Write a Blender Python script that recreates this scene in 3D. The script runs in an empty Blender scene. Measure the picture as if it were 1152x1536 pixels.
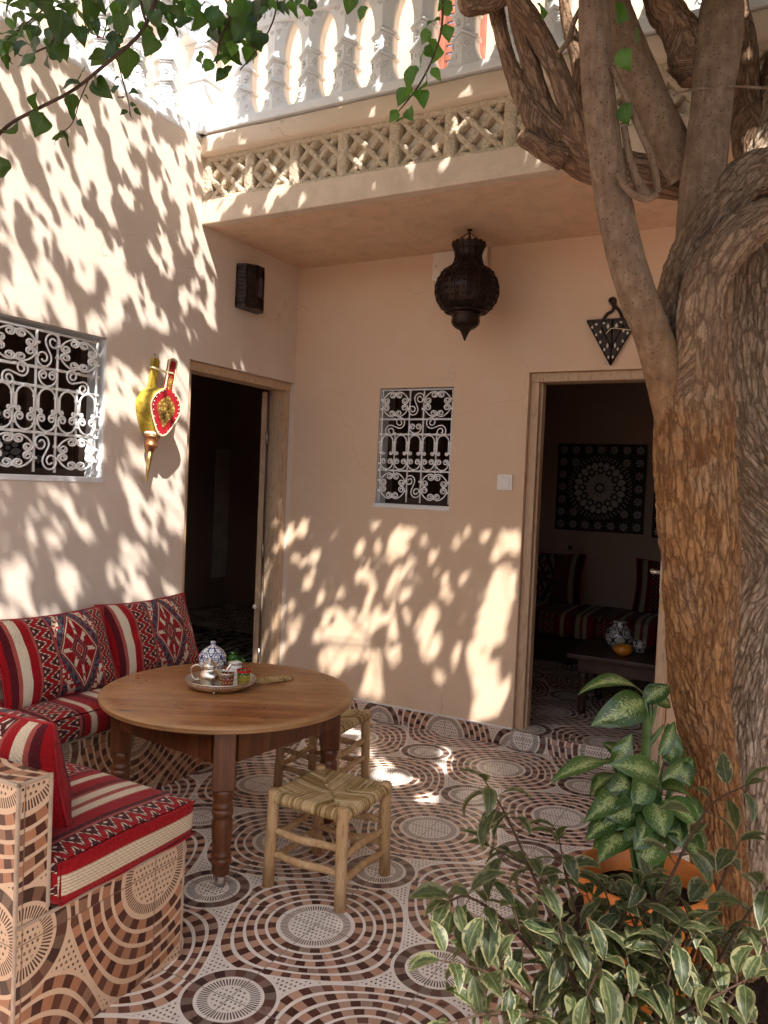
SKY_STRENGTH, SUN_STRENGTH = .15, 4.4
import bpy, bmesh, math, random
import numpy as np
from mathutils import Vector, Matrix, Quaternion, noise as mnoise
random.seed(7); RNG = np.random.default_rng(11)
PI = math.pi
SC = bpy.context.scene
COL = SC.collection

# ------------------------------------------------------------------ camera
CF, CPITCH, CROLL, CYAW = 1184.8, -0.031782, 0.0424485, 0.495396
CPOS = np.array([3.0396, -4.3107, 1.45])
_fw = np.array([-math.sin(CYAW)*math.cos(CPITCH), math.cos(CYAW)*math.cos(CPITCH), math.sin(CPITCH)])
_r0 = np.array([math.cos(CYAW), math.sin(CYAW), 0.0]); _u0 = np.cross(_r0, _fw)
_r = math.cos(CROLL)*_r0 + math.sin(CROLL)*_u0
_u = -math.sin(CROLL)*_r0 + math.cos(CROLL)*_u0
def ray(px, py): return _fw + _r*(px-576)/CF - _u*(py-768)/CF
def onX(px, py, v=0.0): d = ray(px, py); return Vector(CPOS + d*(v-CPOS[0])/d[0])
def onY(px, py, v=0.0): d = ray(px, py); return Vector(CPOS + d*(v-CPOS[1])/d[1])
def onZ(px, py, v=0.0): d = ray(px, py); return Vector(CPOS + d*(v-CPOS[2])/d[2])
def at(px, py, t): return Vector(CPOS + ray(px, py)*t)
cam_d = bpy.data.cameras.new('camera'); cam = bpy.data.objects.new('camera', cam_d); COL.objects.link(cam)
cam_d.sensor_fit = 'VERTICAL'; cam_d.sensor_height = 36.0; cam_d.lens = CF/1536*36.0
cam_d.clip_start = 0.02; cam_d.clip_end = 500
M4 = Matrix(((_r[0], _u[0], -_fw[0], CPOS[0]), (_r[1], _u[1], -_fw[1], CPOS[1]), (_r[2], _u[2], -_fw[2], CPOS[2]), (0, 0, 0, 1)))
cam.matrix_world = M4
SC.camera = cam

# ------------------------------------------------------------------ scene objects
def obj(name, mesh, mat=None, parent=None, loc=None):
    o = bpy.data.objects.new(name, mesh); COL.objects.link(o)
    if mat is not None:
        for m in (mat if isinstance(mat, (list, tuple)) else [mat]): mesh.materials.append(m)
    if parent is not None: o.parent = parent
    if loc is not None: o.location = loc
    return o
def tag(o, label=None, cat=None, group=None, kind=None):
    if label: o['label'] = label
    if cat: o['category'] = cat
    if group: o['group'] = group
    if kind: o['kind'] = kind
    return o
def thing(name, label, cat, loc=(0, 0, 0), rz=0.0, group=None):
    o = bpy.data.objects.new(name, None); COL.objects.link(o)
    o.location = loc; o.rotation_euler = (0, 0, rz); o.empty_display_size = 0.1
    return tag(o, label, cat, group)
def copy_tree(o, parent=None):
    c = o.copy(); COL.objects.link(c); c.parent = parent
    for ch in [x for x in COL.objects if x.parent == o]: copy_tree(ch, c)
    return c

# ------------------------------------------------------------------ mesh builder
class MB:
    def __init__(s): s.v = []; s.f = []; s.uv = []; s.mi = []; s.sm = []; s.col = None
    def add(s, vs, fs, uvs=None, smooth=True, mi=0):
        b = len(s.v); s.v.extend([tuple(v) for v in vs])
        for i, f in enumerate(fs):
            s.f.append(tuple(b+k for k in f)); s.mi.append(mi); s.sm.append(smooth)
            s.uv.append([tuple(uvs[k]) for k in f] if uvs is not None else None)
        return b
    def mesh(s, name='m'):
        m = bpy.data.meshes.new(name); m.from_pydata(s.v, [], s.f)
        m.polygons.foreach_set('use_smooth', s.sm); m.polygons.foreach_set('material_index', s.mi)
        if any(u is not None for u in s.uv):
            L = m.uv_layers.new(name='UVMap'); d = []
            for f, u in zip(s.f, s.uv): d.extend(u if u is not None else [(0.0, 0.0)]*len(f))
            L.data.foreach_set('uv', np.array(d, dtype=np.float32).ravel())
        m.update(); return m
    def build(s, name, mat, parent=None, loc=None): return obj(name, s.mesh(name), mat, parent, loc)
    # -- shapes
    def box(s, lo, hi, mi=0, bev=0.0, M=None, uvs=False):
        x0, y0, z0 = lo; x1, y1, z1 = hi
        if bev <= 0:
            vs = [(x0,y0,z0),(x1,y0,z0),(x1,y1,z0),(x0,y1,z0),(x0,y0,z1),(x1,y0,z1),(x1,y1,z1),(x0,y1,z1)]
            fs = [(0,3,2,1),(4,5,6,7),(0,1,5,4),(1,2,6,5),(2,3,7,6),(3,0,4,7)]
            if M is not None: vs = [tuple(M @ Vector(v)) for v in vs]
            b = len(s.v); s.v.extend(vs)
            for f in fs:
                s.f.append(tuple(b+k for k in f)); s.mi.append(mi); s.sm.append(False); s.uv.append(boxuv([vs[k] for k in f]) if uvs else None)
            return
        bm = bmesh.new(); bmesh.ops.create_cube(bm, size=1.0)
        for v in bm.verts: v.co = Vector(((x0+x1)/2+v.co.x*(x1-x0), (y0+y1)/2+v.co.y*(y1-y0), (z0+z1)/2+v.co.z*(z1-z0)))
        bmesh.ops.bevel(bm, geom=list(bm.edges), offset=min(bev, (x1-x0)*.45, (y1-y0)*.45, (z1-z0)*.45), segments=2, affect='EDGES', profile=0.6)
        s.bm(bm, mi, M, uvs)
    def bm(s, bm, mi=0, M=None, uvs=False, smooth=False):
        bm.verts.index_update(); vs = [v.co.copy() for v in bm.verts]
        if M is not None: vs = [M @ v for v in vs]
        b = len(s.v); s.v.extend([tuple(v) for v in vs])
        for f in bm.faces:
            ids = [v.index for v in f.verts]
            s.f.append(tuple(b+k for k in ids)); s.mi.append(mi); s.sm.append(smooth)
            s.uv.append(boxuv([vs[k] for k in ids]) if uvs else None)
        bm.free()
    def tube(s, pts, rad, n=10, cap=True, mi=0, closed=False, smooth=True, flat=None):
        pts = [Vector(p) for p in pts]; m = len(pts)
        R = rad if isinstance(rad, (list, tuple)) else [rad]*m
        T = []
        for i in range(m):
            if closed: t = pts[(i+1) % m]-pts[i-1]
            else: t = pts[min(i+1, m-1)]-pts[max(i-1, 0)]
            T.append(t.normalized() if t.length > 1e-9 else Vector((0, 0, 1)))
        a = T[0].orthogonal().normalized(); vs = []; prev = T[0]; uv = []; L = 0
        if flat is not None:
            a = Vector(flat) - T[0]*Vector(flat).dot(T[0]); a.normalize()
        for i in range(m):
            q = prev.rotation_difference(T[i]); a = (q @ a); a = (a - T[i]*a.dot(T[i])).normalized(); prev = T[i]
            b2 = T[i].cross(a)
            if i: L += (pts[i]-pts[i-1]).length
            for k in range(n):
                an = 2*PI*k/n; vs.append(pts[i]+(a*math.cos(an)+b2*math.sin(an))*R[i]); uv.append((k/n*2*PI*R[0], L))
        fs = []
        for i in range(m if closed else m-1):
            j = (i+1) % m
            for k in range(n): fs.append((i*n+k, i*n+(k+1) % n, j*n+(k+1) % n, j*n+k))
        if cap and not closed:
            fs.append(tuple(range(n-1, -1, -1))); fs.append(tuple((m-1)*n+k for k in range(n)))
        s.add(vs, fs, uv, smooth, mi)
    def lathe(s, prof, n=32, c=(0, 0, 0), mi=0, M=None, lobe=None, smooth=True, cap=True):
        vs = []; fs = []
        for (r, z) in prof:
            for k in range(n):
                an = 2*PI*k/n; rr = r*(lobe(an, z) if lobe else 1.0)
                v = Vector((c[0]+rr*math.cos(an), c[1]+rr*math.sin(an), c[2]+z)); vs.append(M @ v if M is not None else v)
        m = len(prof)
        for i in range(m-1):
            for k in range(n): fs.append((i*n+k, i*n+(k+1) % n, (i+1)*n+(k+1) % n, (i+1)*n+k))
        if cap:
            if prof[0][0] > 1e-6: fs.append(tuple(range(n-1, -1, -1)))
            if prof[-1][0] > 1e-6: fs.append(tuple((m-1)*n+k for k in range(n)))
        s.add(vs, fs, None, smooth, mi)
    def prism(s, poly, h0, h1, M=None, mi=0, smooth=False):
        n = len(poly); vs = [Vector((x, y, h0)) for x, y in poly]+[Vector((x, y, h1)) for x, y in poly]
        if M is not None: vs = [M @ v for v in vs]
        fs = [tuple(range(n-1, -1, -1)), tuple(range(n, 2*n))]+[(k, (k+1) % n, n+(k+1) % n, n+k) for k in range(n)]
        s.add(vs, fs, None, smooth, mi)
    def sphere(s, c, r, n=10, m=7, sc=(1, 1, 1), M=None, mi=0):
        vs = []; fs = []
        for i in range(m+1):
            th = PI*i/m
            for k in range(n):
                ph = 2*PI*k/n
                v = Vector((c[0]+r*sc[0]*math.sin(th)*math.cos(ph), c[1]+r*sc[1]*math.sin(th)*math.sin(ph), c[2]+r*sc[2]*math.cos(th)))
                vs.append(M @ v if M is not None else v)
        for i in range(m):
            for k in range(n): fs.append((i*n+k, (i+1)*n+k, (i+1)*n+(k+1) % n, i*n+(k+1) % n))
        s.add(vs, fs, None, True, mi)
def boxuv(vs):
    a = Vector(vs[0]); nrm = Vector((0, 0, 0))
    for i in range(1, len(vs)-1): nrm += (Vector(vs[i])-a).cross(Vector(vs[i+1])-a)
    ax = max(range(3), key=lambda k: abs(nrm[k]))
    if ax == 2: return [(v[0], v[1]) for v in vs]
    if ax == 0: return [(v[1], v[2]) for v in vs]
    return [(v[0], v[2]) for v in vs]
def cr(pts, n):
    """Catmull-Rom resample of tuples (any dimension)."""
    P = [np.array(p, float) for p in pts]; P = [2*P[0]-P[1]]+P+[2*P[-1]-P[-2]]; out = []; m = len(P)-3
    for i in range(n):
        t = i/(n-1)*m; k = min(int(t), m-1); t -= k
        a, b, c, d = P[k:k+4]
        out.append(.5*((2*b)+(-a+c)*t+(2*a-5*b+4*c-d)*t*t+(-a+3*b-3*c+d)*t**3))
    return out
def fr(o, x, y, z):
    """matrix with origin o and axes x, y, z"""
    x, y, z, o = Vector(x), Vector(y), Vector(z), Vector(o)
    return Matrix(((x.x, y.x, z.x, o.x), (x.y, y.y, z.y, o.y), (x.z, y.z, z.z, o.z), (0, 0, 0, 1)))

# ------------------------------------------------------------------ node expressions
class G:
    """small wrapper so that node maths can be written as expressions"""
    def __init__(s, name, rough=0.6, spec=0.4):
        s.m = bpy.data.materials.new(name); s.m.use_nodes = True; s.t = s.m.node_tree; s.t.nodes.clear()
        s.out = s.t.nodes.new('ShaderNodeOutputMaterial'); s.b = s.t.nodes.new('ShaderNodeBsdfPrincipled')
        s.t.links.new(s.b.outputs[0], s.out.inputs[0]); s.set('Roughness', rough); s.set('Specular IOR Level', spec)
    def new(s, t, **kw):
        n = s.t.nodes.new(t)
        for k, v in kw.items(): setattr(n, k, v)
        return n
    def put(s, sock, v):
        if isinstance(v, E): s.t.links.new(v.s, sock)
        elif isinstance(v, (tuple, list)) and len(v) == 3 and sock.type == 'RGBA': sock.default_value = (*v, 1)
        else: sock.default_value = v
    def set(s, name, v): s.put(s.b.inputs[name], v)
    def math(s, op, a, b=0.0, c=0.0):
        n = s.new('ShaderNodeMath', operation=op); s.put(n.inputs[0], a); s.put(n.inputs[1], b); s.put(n.inputs[2], c); return E(s, n.outputs[0])
    def coord(s, kind='Object'): return E(s, s.new('ShaderNodeTexCoord').outputs[kind])
    def uv(s): return s.sep(s.coord('UV'))
    def sep(s, v):
        n = s.new('ShaderNodeSeparateXYZ'); s.put(n.inputs[0], v); return [E(s, o) for o in n.outputs]
    def comb(s, x, y, z=0.0):
        n = s.new('ShaderNodeCombineXYZ')
        for k, v in enumerate((x, y, z)): s.put(n.inputs[k], v)
        return E(s, n.outputs[0])
    def mapv(s, v, sc=(1, 1, 1), rot=(0, 0, 0)):
        n = s.new('ShaderNodeMapping'); s.put(n.inputs[0], v); n.inputs['Scale'].default_value = sc; n.inputs['Rotation'].default_value = rot; return E(s, n.outputs[0])
    def noise(s, v=None, scale=5.0, det=3.0, rough=.55, dist=0.0, col=False):
        n = s.new('ShaderNodeTexNoise')
        if v is not None: s.put(n.inputs['Vector'], v)
        s.put(n.inputs['Scale'], scale); n.inputs['Detail'].default_value = det; n.inputs['Roughness'].default_value = rough; n.inputs['Distortion'].default_value = dist
        return E(s, n.outputs['Color' if col else 'Fac'])
    def vor(s, v=None, scale=5.0, feat='F1', rnd=1.0, out='Distance'):
        n = s.new('ShaderNodeTexVoronoi', feature=feat)
        if v is not None: s.put(n.inputs['Vector'], v)
        s.put(n.inputs['Scale'], scale); n.inputs['Randomness'].default_value = rnd; return E(s, n.outputs[out])
    def white(s, v):
        n = s.new('ShaderNodeTexWhiteNoise'); s.put(n.inputs['Vector'], v); return E(s, n.outputs['Value'])
    def mix(s, f, a, b, mode='MIX'):
        n = s.new('ShaderNodeMix', data_type='RGBA', blend_type=mode); s.put(n.inputs[0], f); s.put(n.inputs[6], a); s.put(n.inputs[7], b); return E(s, n.outputs[2])
    def ramp(s, f, stops, interp='LINEAR'):
        n = s.new('ShaderNodeValToRGB'); s.put(n.inputs[0], f); r = n.color_ramp; r.interpolation = interp
        while len(r.elements) > 1: r.elements.remove(r.elements[0])
        r.elements[0].position = stops[0][0]; r.elements[0].color = (*stops[0][1], 1)
        for p, c in stops[1:]: e = r.elements.new(p); e.color = (*c, 1)
        return E(s, n.outputs[0])
    def sstep(s, f, a, b, lo=0.0, hi=1.0):
        n = s.new('ShaderNodeMapRange', interpolation_type='SMOOTHSTEP'); s.put(n.inputs[0], f)
        n.inputs[1].default_value = a; n.inputs[2].default_value = b; n.inputs[3].default_value = lo; n.inputs[4].default_value = hi; return E(s, n.outputs[0])
    def attr(s, name, out='Fac'): return E(s, s.new('ShaderNodeAttribute', attribute_name=name).outputs[out])
    def rnd(s): return E(s, s.new('ShaderNodeObjectInfo').outputs['Random'])
    def bump(s, h, strength=.3, dist=.01):
        n = s.new('ShaderNodeBump'); n.inputs['Strength'].default_value = strength; n.inputs['Distance'].default_value = dist
        s.put(n.inputs['Height'], h); s.put(s.b.inputs['Normal'], E(s, n.outputs[0]))
    def translucent(s, col, f):
        t = s.new('ShaderNodeBsdfTranslucent'); s.put(t.inputs[0], col); mx = s.new('ShaderNodeMixShader'); s.put(mx.inputs[0], f)
        s.t.links.new(s.b.outputs[0], mx.inputs[1]); s.t.links.new(t.outputs[0], mx.inputs[2]); s.t.links.new(mx.outputs[0], s.out.inputs[0])
class E:
    def __init__(s, g, sock): s.g = g; s.s = sock
    def _m(s, op, b=0.0, c=0.0): return s.g.math(op, s, b, c)
    def __add__(s, b): return s._m('ADD', b)
    __radd__ = __add__
    def __mul__(s, b): return s._m('MULTIPLY', b)
    __rmul__ = __mul__
    def __sub__(s, b): return s._m('SUBTRACT', b)
    def __rsub__(s, b): return s.g.math('SUBTRACT', b, s)
    def __truediv__(s, b): return s._m('DIVIDE', b)
    def __neg__(s): return s._m('MULTIPLY', -1.0)
    def lt(s, b): return s._m('LESS_THAN', b)
    def gt(s, b): return s._m('GREATER_THAN', b)
    def floor(s): return s._m('FLOOR')
    def fract(s): return s._m('FRACT')
    def abs(s): return s._m('ABSOLUTE')
    def sqrt(s): return s._m('SQRT')
    def mod(s, b): return s._m('FLOORED_MODULO', b)
    def min(s, b): return s._m('MINIMUM', b)
    def max(s, b): return s._m('MAXIMUM', b)
    def sin(s): return s._m('SINE')
    def atan2(s, b): return s._m('ARCTAN2', b)
    def sel(s, a, b): return a*s + b*(1.0-s)          # s is 0 or 1
    def band(s, a, b): return s.gt(a)*s.lt(b)
# ================================================================== materials
MAT = {}
def simple(name, col, rough=.6, spec=.4, metal=0.0, nscale=0.0, namt=.15, bump=0.0, bscale=60.0, bdist=.004):
    g = G(name, rough, spec); g.set('Metallic', metal); co = g.coord('Object')
    if nscale:
        n = g.noise(co, nscale, 4)
        lo = tuple(c*(1-namt) for c in col); hi = tuple(min(1, c*(1+namt)) for c in col)
        g.set('Base Color', g.ramp(n, [(.3, lo), (.7, hi)]))
    else: g.set('Base Color', col)
    if bump: g.bump(g.noise(co, bscale, 4), bump, bdist)
    MAT[name] = g.m; return g.m

# --- wall plaster: two close tints in soft clouds, trowel unevenness
def plaster(name, c1, c2, c3, bs=.25):
    g = G(name, .85, .2); co = g.coord('Object')
    n = g.noise(co, 1.1, 4, .55); n2 = g.noise(co, 6.0, 5, .6); n3 = g.noise(g.mapv(co, (4, 4, .6)), 2.0, 4, .6)
    c = g.ramp(n, [(.3, c1), (.7, c2)])
    c = g.mix(g.sstep(n2, .46, .72)*.5, c, c3); c = g.mix(g.sstep(n3, .58, .8)*.25, c, tuple(x*.78 for x in c2))
    z = g.sep(co)[2]; dirt = g.sstep(z+g.noise(co, 3.0, 5, .65)*.5, .20, .55, 1, 0); c = g.mix(dirt*g.sstep(g.noise(co, 9, 5, .7), .4, .65)*.35, c, tuple(x*.62 for x in c1))
    wv = g.sep(g.noise(co, 2.5, 3, .6, 0.0, True)); ck = g.vor(g.comb(g.sep(co)[0]+wv[0]*.5, g.sep(co)[1]+wv[1]*.5, z+wv[2]*.4), 1.1, 'DISTANCE_TO_EDGE'); hair = g.sstep(ck, .0, .0035, 1, 0)*g.sstep(g.noise(co, 1.3, 2), .52, .6)
    c = g.mix(hair*.55, c, tuple(x*.55 for x in c1))
    tw = g.noise(g.mapv(co, (1.5, 1.5, 6)), 2.2, 3, .5, 1.2)
    g.set('Base Color', c)
    g.bump(tw*.45+g.noise(co, 14, 6, .6)*.6+g.noise(co, 120, 3)*.18+g.noise(co, 2.2, 3)*1.5, bs, .012); MAT[name] = g.m
plaster('wall_plaster', (.65, .535, .445), (.69, .575, .485), (.72, .62, .53))
plaster('end_wall_plaster', (.695, .495, .34), (.73, .53, .375), (.735, .57, .43))
plaster('gallery_plaster', (.63, .50, .38), (.68, .55, .43), (.70, .57, .46), .4)
plaster('soffit_plaster', (.68, .46, .31), (.72, .50, .34), (.74, .55, .42), .3)
plaster('lattice_back', (.84, .77, .66), (.86, .80, .70), (.72, .63, .52), .3)
plaster('cream_wall', (.58, .44, .28), (.62, .48, .32), (.64, .52, .37), .2)
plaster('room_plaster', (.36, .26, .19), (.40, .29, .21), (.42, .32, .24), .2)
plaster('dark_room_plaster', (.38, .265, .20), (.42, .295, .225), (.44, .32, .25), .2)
# --- rough stucco lattice
g = G('stucco', .9, .15); co = g.coord('Object'); n = g.noise(co, 40, 5, .65)
g.set('Base Color', g.ramp(n, [(.3, (.47, .37, .26)), (.65, (.62, .51, .38))])); g.bump(n*1.0+g.vor(co, 60)*.6, .9, .012); MAT['stucco'] = g.m
# --- white carved balustrade
g = G('white_paint', .45, .4); co = g.coord('Object'); n = g.noise(co, 9, 5, .6)
g.set('Base Color', g.ramp(n, [(.3, (.70, .72, .74)), (.7, (.78, .79, .80))])); g.bump(g.noise(co, 70, 4), .3, .004); MAT['white_paint'] = g.m
g = G('grille_paint', .4, .5); co = g.coord('Object'); n = g.noise(co, 30, 4)
g.set('Base Color', g.ramp(n, [(.35, (.80, .79, .78)), (.7, (.88, .88, .88))])); g.bump(g.noise(co, 160, 3), .35, .002); MAT['grille_paint'] = g.m
g = G('reveal_paint', .75, .3); co = g.coord('Object'); n = g.noise(co, 7, 5, .65)
g.set('Base Color', g.ramp(n, [(.3, (.68, .67, .66)), (.75, (.82, .82, .83))])); g.bump(g.noise(co, 40, 5), .4, .006); MAT['reveal_paint'] = g.m

# --- patterned mosaic tile (discs, rings, checkered bands, dots)
def tile_mat(name, ox, oy, a=.4405, bounce_tint=0.0, rough=.24, tint=(1, 1, 1)):
    g = G(name, rough, .45)
    x, y, _ = g.uv(); u = (x-ox)/a; v = (y-oy)/a
    iu = u.floor(); iv = v.floor(); fu0 = u-iu; fv0 = v-iv
    p = (iu+iv).mod(2.0); q = 1.0-p
    fu = fu0*q+fv0*p; fv = fv0*q+(1.0-fu0)*p
    def reff(X, Y):
        r = (X*X+Y*Y).sqrt().max(.001); c = X/r; s = Y/r
        s4 = 4.0*c*s*(c*c-s*s)
        return r, r+s4*g.sstep(r, .46, .76)*.050
    r0, e0 = reff(fu, fv); X1 = 1.0-fu; Y1 = 1.0-fv; r1, e1 = reff(X1, Y1)
    own = e0.lt(e1)
    e = e0.min(e1); r = own.sel(r0, r1); X = own.sel(fu, X1); Y = own.sel(fv, Y1)
    th = Y.atan2(X)                                    # 0..pi/2
    # crescent-like drift of the inner rings
    e = e + g.sstep(r, .30, .5)*(th*2.0+.6).sin()*.012
    # big disc rings
    k = ((e-.295)/.085).floor(); f = ((e-.295)/.085).fract()
    nseg = k*2.0+7.0; sg = (th/(PI/2)*nseg).floor(); sf = (th/(PI/2)*nseg).fract()
    alt = (sg+k).mod(2.0); ident = g.comb(k*3.1+own*17.0+iu*5.3, sg*1.7+iv*3.9, 0.5)
    h = g.white(ident)
    dark = g.ramp(h, [(0, (.075, .027, .020)), (.45, (.105, .038, .027)), (.8, (.155, .068, .048))], 'CONSTANT')
    lite = g.ramp(h, [(0, (.56, .33, .23)), (.35, (.49, .27, .18)), (.65, (.46, .29, .21)), (.85, (.34, .225, .175))], 'CONSTANT')
    seg = g.mix(alt, dark, lite)
    cream = (.82*tint[0], .745*tint[1], .675*tint[2])
    # dots
    dx = (u*30.0); row = (v*26.0).floor(); dx = dx+row.mod(2.0)*.5
    du = dx.fract()-.5; dv = (v*26.0).fract()-.5
    dh = g.white(g.comb(dx.floor(), row, 1.0))
    dot = (du*du+dv*dv).sqrt().lt(dh*.10+.19)
    dcol = g.ramp(dh, [(0, (.03, .02, .02)), (.4, (.10, .055, .04)), (.6, (.22, .16, .13)), (.85, (.33, .24, .19))], 'CONSTANT')
    base = g.mix(dot, cream, dcol)
    # small disc in the other two corners
    A = 1.0-fu; B = 1.0-fv
    sA = (A*A+fv*fv).sqrt(); sB = (fu*fu+B*B).sqrt(); so = sA.lt(sB); s = sA.min(sB)
    ths = so.sel(fv.atan2(A), B.atan2(fu))
    col = base
    inring = e.band(.295, .72)
    ringc = g.mix(f.gt(.71), seg, cream); gap = sf.lt(.05)
    ringc = g.mix(gap*f.lt(.71), ringc, (.45, .36, .30))
    col = g.mix(inring, col, ringc)
    lines = (ths/(PI/2)*14.0).fract().lt(.5); lines2 = (th/(PI/2)*20.0).fract().lt(.55)
    rl = g.mix(lines2, cream, g.mix(g.white(g.comb((th/(PI/2)*20.0).floor(), iu, iv)), (.08, .045, .035), (.22, .13, .10)))
    col = g.mix(e.band(.262, .2951), col, cream); col = g.mix(r.band(.205, .262), col, rl); col = g.mix(r.band(.19, .205), col, cream)
    col = g.mix(s.lt(.325), col, cream)
    ssg = (ths/(PI/2)*6.0).floor(); sh = g.white(g.comb(ssg, iu+so*9.0, iv))
    sring = g.mix((ssg).mod(2.0), g.ramp(sh, [(0, (.06, .03, .025)), (.5, (.13, .06, .045))], 'CONSTANT'), g.ramp(sh, [(0, (.24, .15, .12)), (.5, (.20, .145, .12))], 'CONSTANT'))
    col = g.mix(s.band(.225, .30), col, sring)
    col = g.mix(s.band(.135, .20), col, g.mix(lines, cream, (.07, .04, .032)))
    col = g.mix(s.lt(.115)*dot, col, dcol)
    # joints between the tiles, wear
    ed = fu0.min(1.0-fu0).min(fv0.min(1.0-fv0)); col = g.mix(ed.lt(.0045)*.75, col, (.20, .16, .13))
    co = g.coord('Object'); n = g.noise(co, 7, 5, .6); col = g.mix(g.sstep(n, .45, .8)*.22, col, (.30, .22, .17))
    sp = g.noise(co, 260, 2); col = g.mix(g.sstep(sp, .55, .75)*.16, col, (.25, .18, .14))
    if bounce_tint: col = g.mix(bounce_tint, col, (.74, .54, .37), 'MULTIPLY')  # bounced light put into the tile colour as a warm multiply tint
    g.set('Base Color', col); g.set('Roughness', g.noise(co, 5, 4)*.22+(rough-.06))
    g.bump(g.noise(co, 3.0, 3)*.5+(1.0-ed.lt(.0035))*.1+g.noise(co, 90, 2)*.04, .15, .006); MAT[name] = g.m
tile_mat('mosaic_tile', 1.678, -.380)
tile_mat('bench_tile', -2.62, .31, bounce_tint=.9, rough=.3)
tile_mat('room_tile', 1.678, -.380); tile_mat('skirting_tile', 1.19, -.01, bounce_tint=.5)
g = G('edge_trim', .5, .4); co = g.coord('Object'); n = g.noise(co, 25, 4)
g.set('Base Color', g.ramp(n, [(.3, (.34, .24, .17)), (.7, (.50, .38, .28))])); MAT['edge_trim'] = g.m

# --- woven red striped fabric
RED = (.31, .006, .010); DRED = (.15, .005, .008); PINK = (.36, .075, .06); CRM = (.66, .54, .39); NAVY = (.028, .026, .045); MAR = (.085, .008, .012); DK = (.075, .012, .016)
def zigzag(g, w, v, per=.055):
    """w 0..1 across the band, v metres along it"""
    zz = ((v/per).fract()-.5).abs()*2.0
    d = (w-(zz*.55+.225)).abs()
    c = g.mix(d.lt(.17), DK, RED); step = ((v/per*6.0).fract().band(.15, .8))*d.band(.17, .27); c = g.mix(step, c, CRM)
    d2 = (w-.5).abs(); c = g.mix(d2.gt(.45), c, PINK)
    z2 = ((v/per+.5).fract()-.5).abs(); loz = (z2*2.2+(w-.16).abs()*5.0).lt(.30); c = g.mix(loz, c, CRM)
    loz = ((((v/per).fract()-.5).abs())*2.2+(w-.84).abs()*5.0).lt(.30); return g.mix(loz, c, CRM)
def weave(g, col, x, y, sc=420.0):
    a = (x*sc).sin()*(y*sc).sin(); n = g.noise(g.comb(x*40.0, y*260.0), 3.0, 2)
    col = g.mix(g.sstep(n, .4, .7)*.3, col, (.05, .01, .012), 'MULTIPLY')
    co = g.coord('Object'); g.set('Base Color', col); g.bump(a*.5+n*.6+g.noise(co, 30, 3)*1.4+g.noise(g.mapv(co, (1, 1, 1)), 8.0, 3, .5, .8)*5.0, .5, .0045)
    g.set('Sheen Weight', .08); g.set('Sheen Roughness', .5)
def striped(name, per=.46, off=0.0):
    g = G(name, .92, .12); x, y, _ = g.uv()
    f = ((x+off)/per).fract()
    c = g.ramp(f, [(0, RED), (.05, DRED), (.11, PINK), (.14, CRM), (.215, PINK), (.265, CRM), (.335, PINK), (.35, RED), (.45, MAR), (.49, PINK), (.505, DK), (.76, PINK), (.775, MAR), (.80, RED), (.86, PINK), (.875, CRM), (.935, PINK), (.95, RED)], 'CONSTANT')
    c = g.mix(f.band(.505, .76), c, zigzag(g, (f-.505)/.255, y)); weave(g, c, x, y); MAT[name] = g.m
striped('seat_fabric')
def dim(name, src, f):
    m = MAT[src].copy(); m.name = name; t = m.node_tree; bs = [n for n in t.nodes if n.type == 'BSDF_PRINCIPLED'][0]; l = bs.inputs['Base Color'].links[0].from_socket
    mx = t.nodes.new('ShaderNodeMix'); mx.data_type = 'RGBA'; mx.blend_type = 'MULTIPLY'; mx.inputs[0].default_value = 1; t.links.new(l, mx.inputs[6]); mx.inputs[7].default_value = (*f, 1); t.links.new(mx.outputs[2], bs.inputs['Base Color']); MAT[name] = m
dim('seat_fabric_shaded', 'seat_fabric', (.62, .62, .55))  # bench fabric copied darker: the room's shade is put into its colour
# cushion whose visible end carries three long stripes
g = G('seat_end_fabric', .92, .12); x, y, _ = g.uv()
c = g.ramp(y, [(0, RED), (.22, CRM), (.66, RED)], 'CONSTANT'); c = g.mix(y.band(.22, .66)*((y*90.0).sin().gt(.6)), c, (.42, .30, .17))
weave(g, c, x, y*.12); MAT['seat_end_fabric'] = g.m
def pillow_mat(name, flip=False):
    g = G(name, .92, .12); x, y, _ = g.uv()
    if flip: x = 1.0-x
    c = g.ramp(x, [(0, RED), (.03, MAR), (.075, PINK), (.105, CRM), (.175, RED), (.235, PINK), (.25, NAVY), (.40, PINK), (.415, NAVY), (.80, PINK), (.815, NAVY), (.925, PINK), (.94, RED), (.98, PINK)], 'CONSTANT')
    c = g.mix(x.band(.25, .40), c, zigzag(g, (x-.25)/.15, y*.34)); c = g.mix(x.band(.815, .925), c, zigzag(g, (x-.815)/.11, y*.34))
    du = (x-.6075).abs()/.1925; dv = (y-.5).abs()/.5; d = du+dv
    cell = g.white(g.comb((x*70.0).floor(), (y*40.0).floor(), 2.0))
    tex = g.mix(cell.gt(.62), NAVY, (.10, .095, .12)); cor = du.max(dv)
    tex = g.mix((d-1.45).abs().lt(.16)*cell.gt(.4), tex, CRM); tex = g.mix((d-1.45).abs().lt(.28)*cell.lt(.4), tex, RED)
    ink = g.mix(cell.gt(.86), RED, PINK)
    dd = g.ramp(d/1.6, [(0, PINK), (.05, RED), (.10, CRM), (.115, MAR), (.17, PINK), (.20, MAR), (.24, PINK), (.265, RED), (.50, RED), (.535, CRM), (.565, MAR), (.595, PINK), (.625, NAVY)], 'CONSTANT')
    inner = g.mix((d.band(.42, .80))*(((du-dv).abs().lt(.10)).max((du.min(dv)).lt(.05))), dd, CRM)
    inner = g.mix(d.band(.42, .80)*cell.gt(.88), inner, MAR)
    pan = g.mix(d.lt(1.0), tex, inner); c = g.mix(x.band(.415, .80), c, pan)
    weave(g, c, x*.6, y*.36); MAT[name] = g.m
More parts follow.
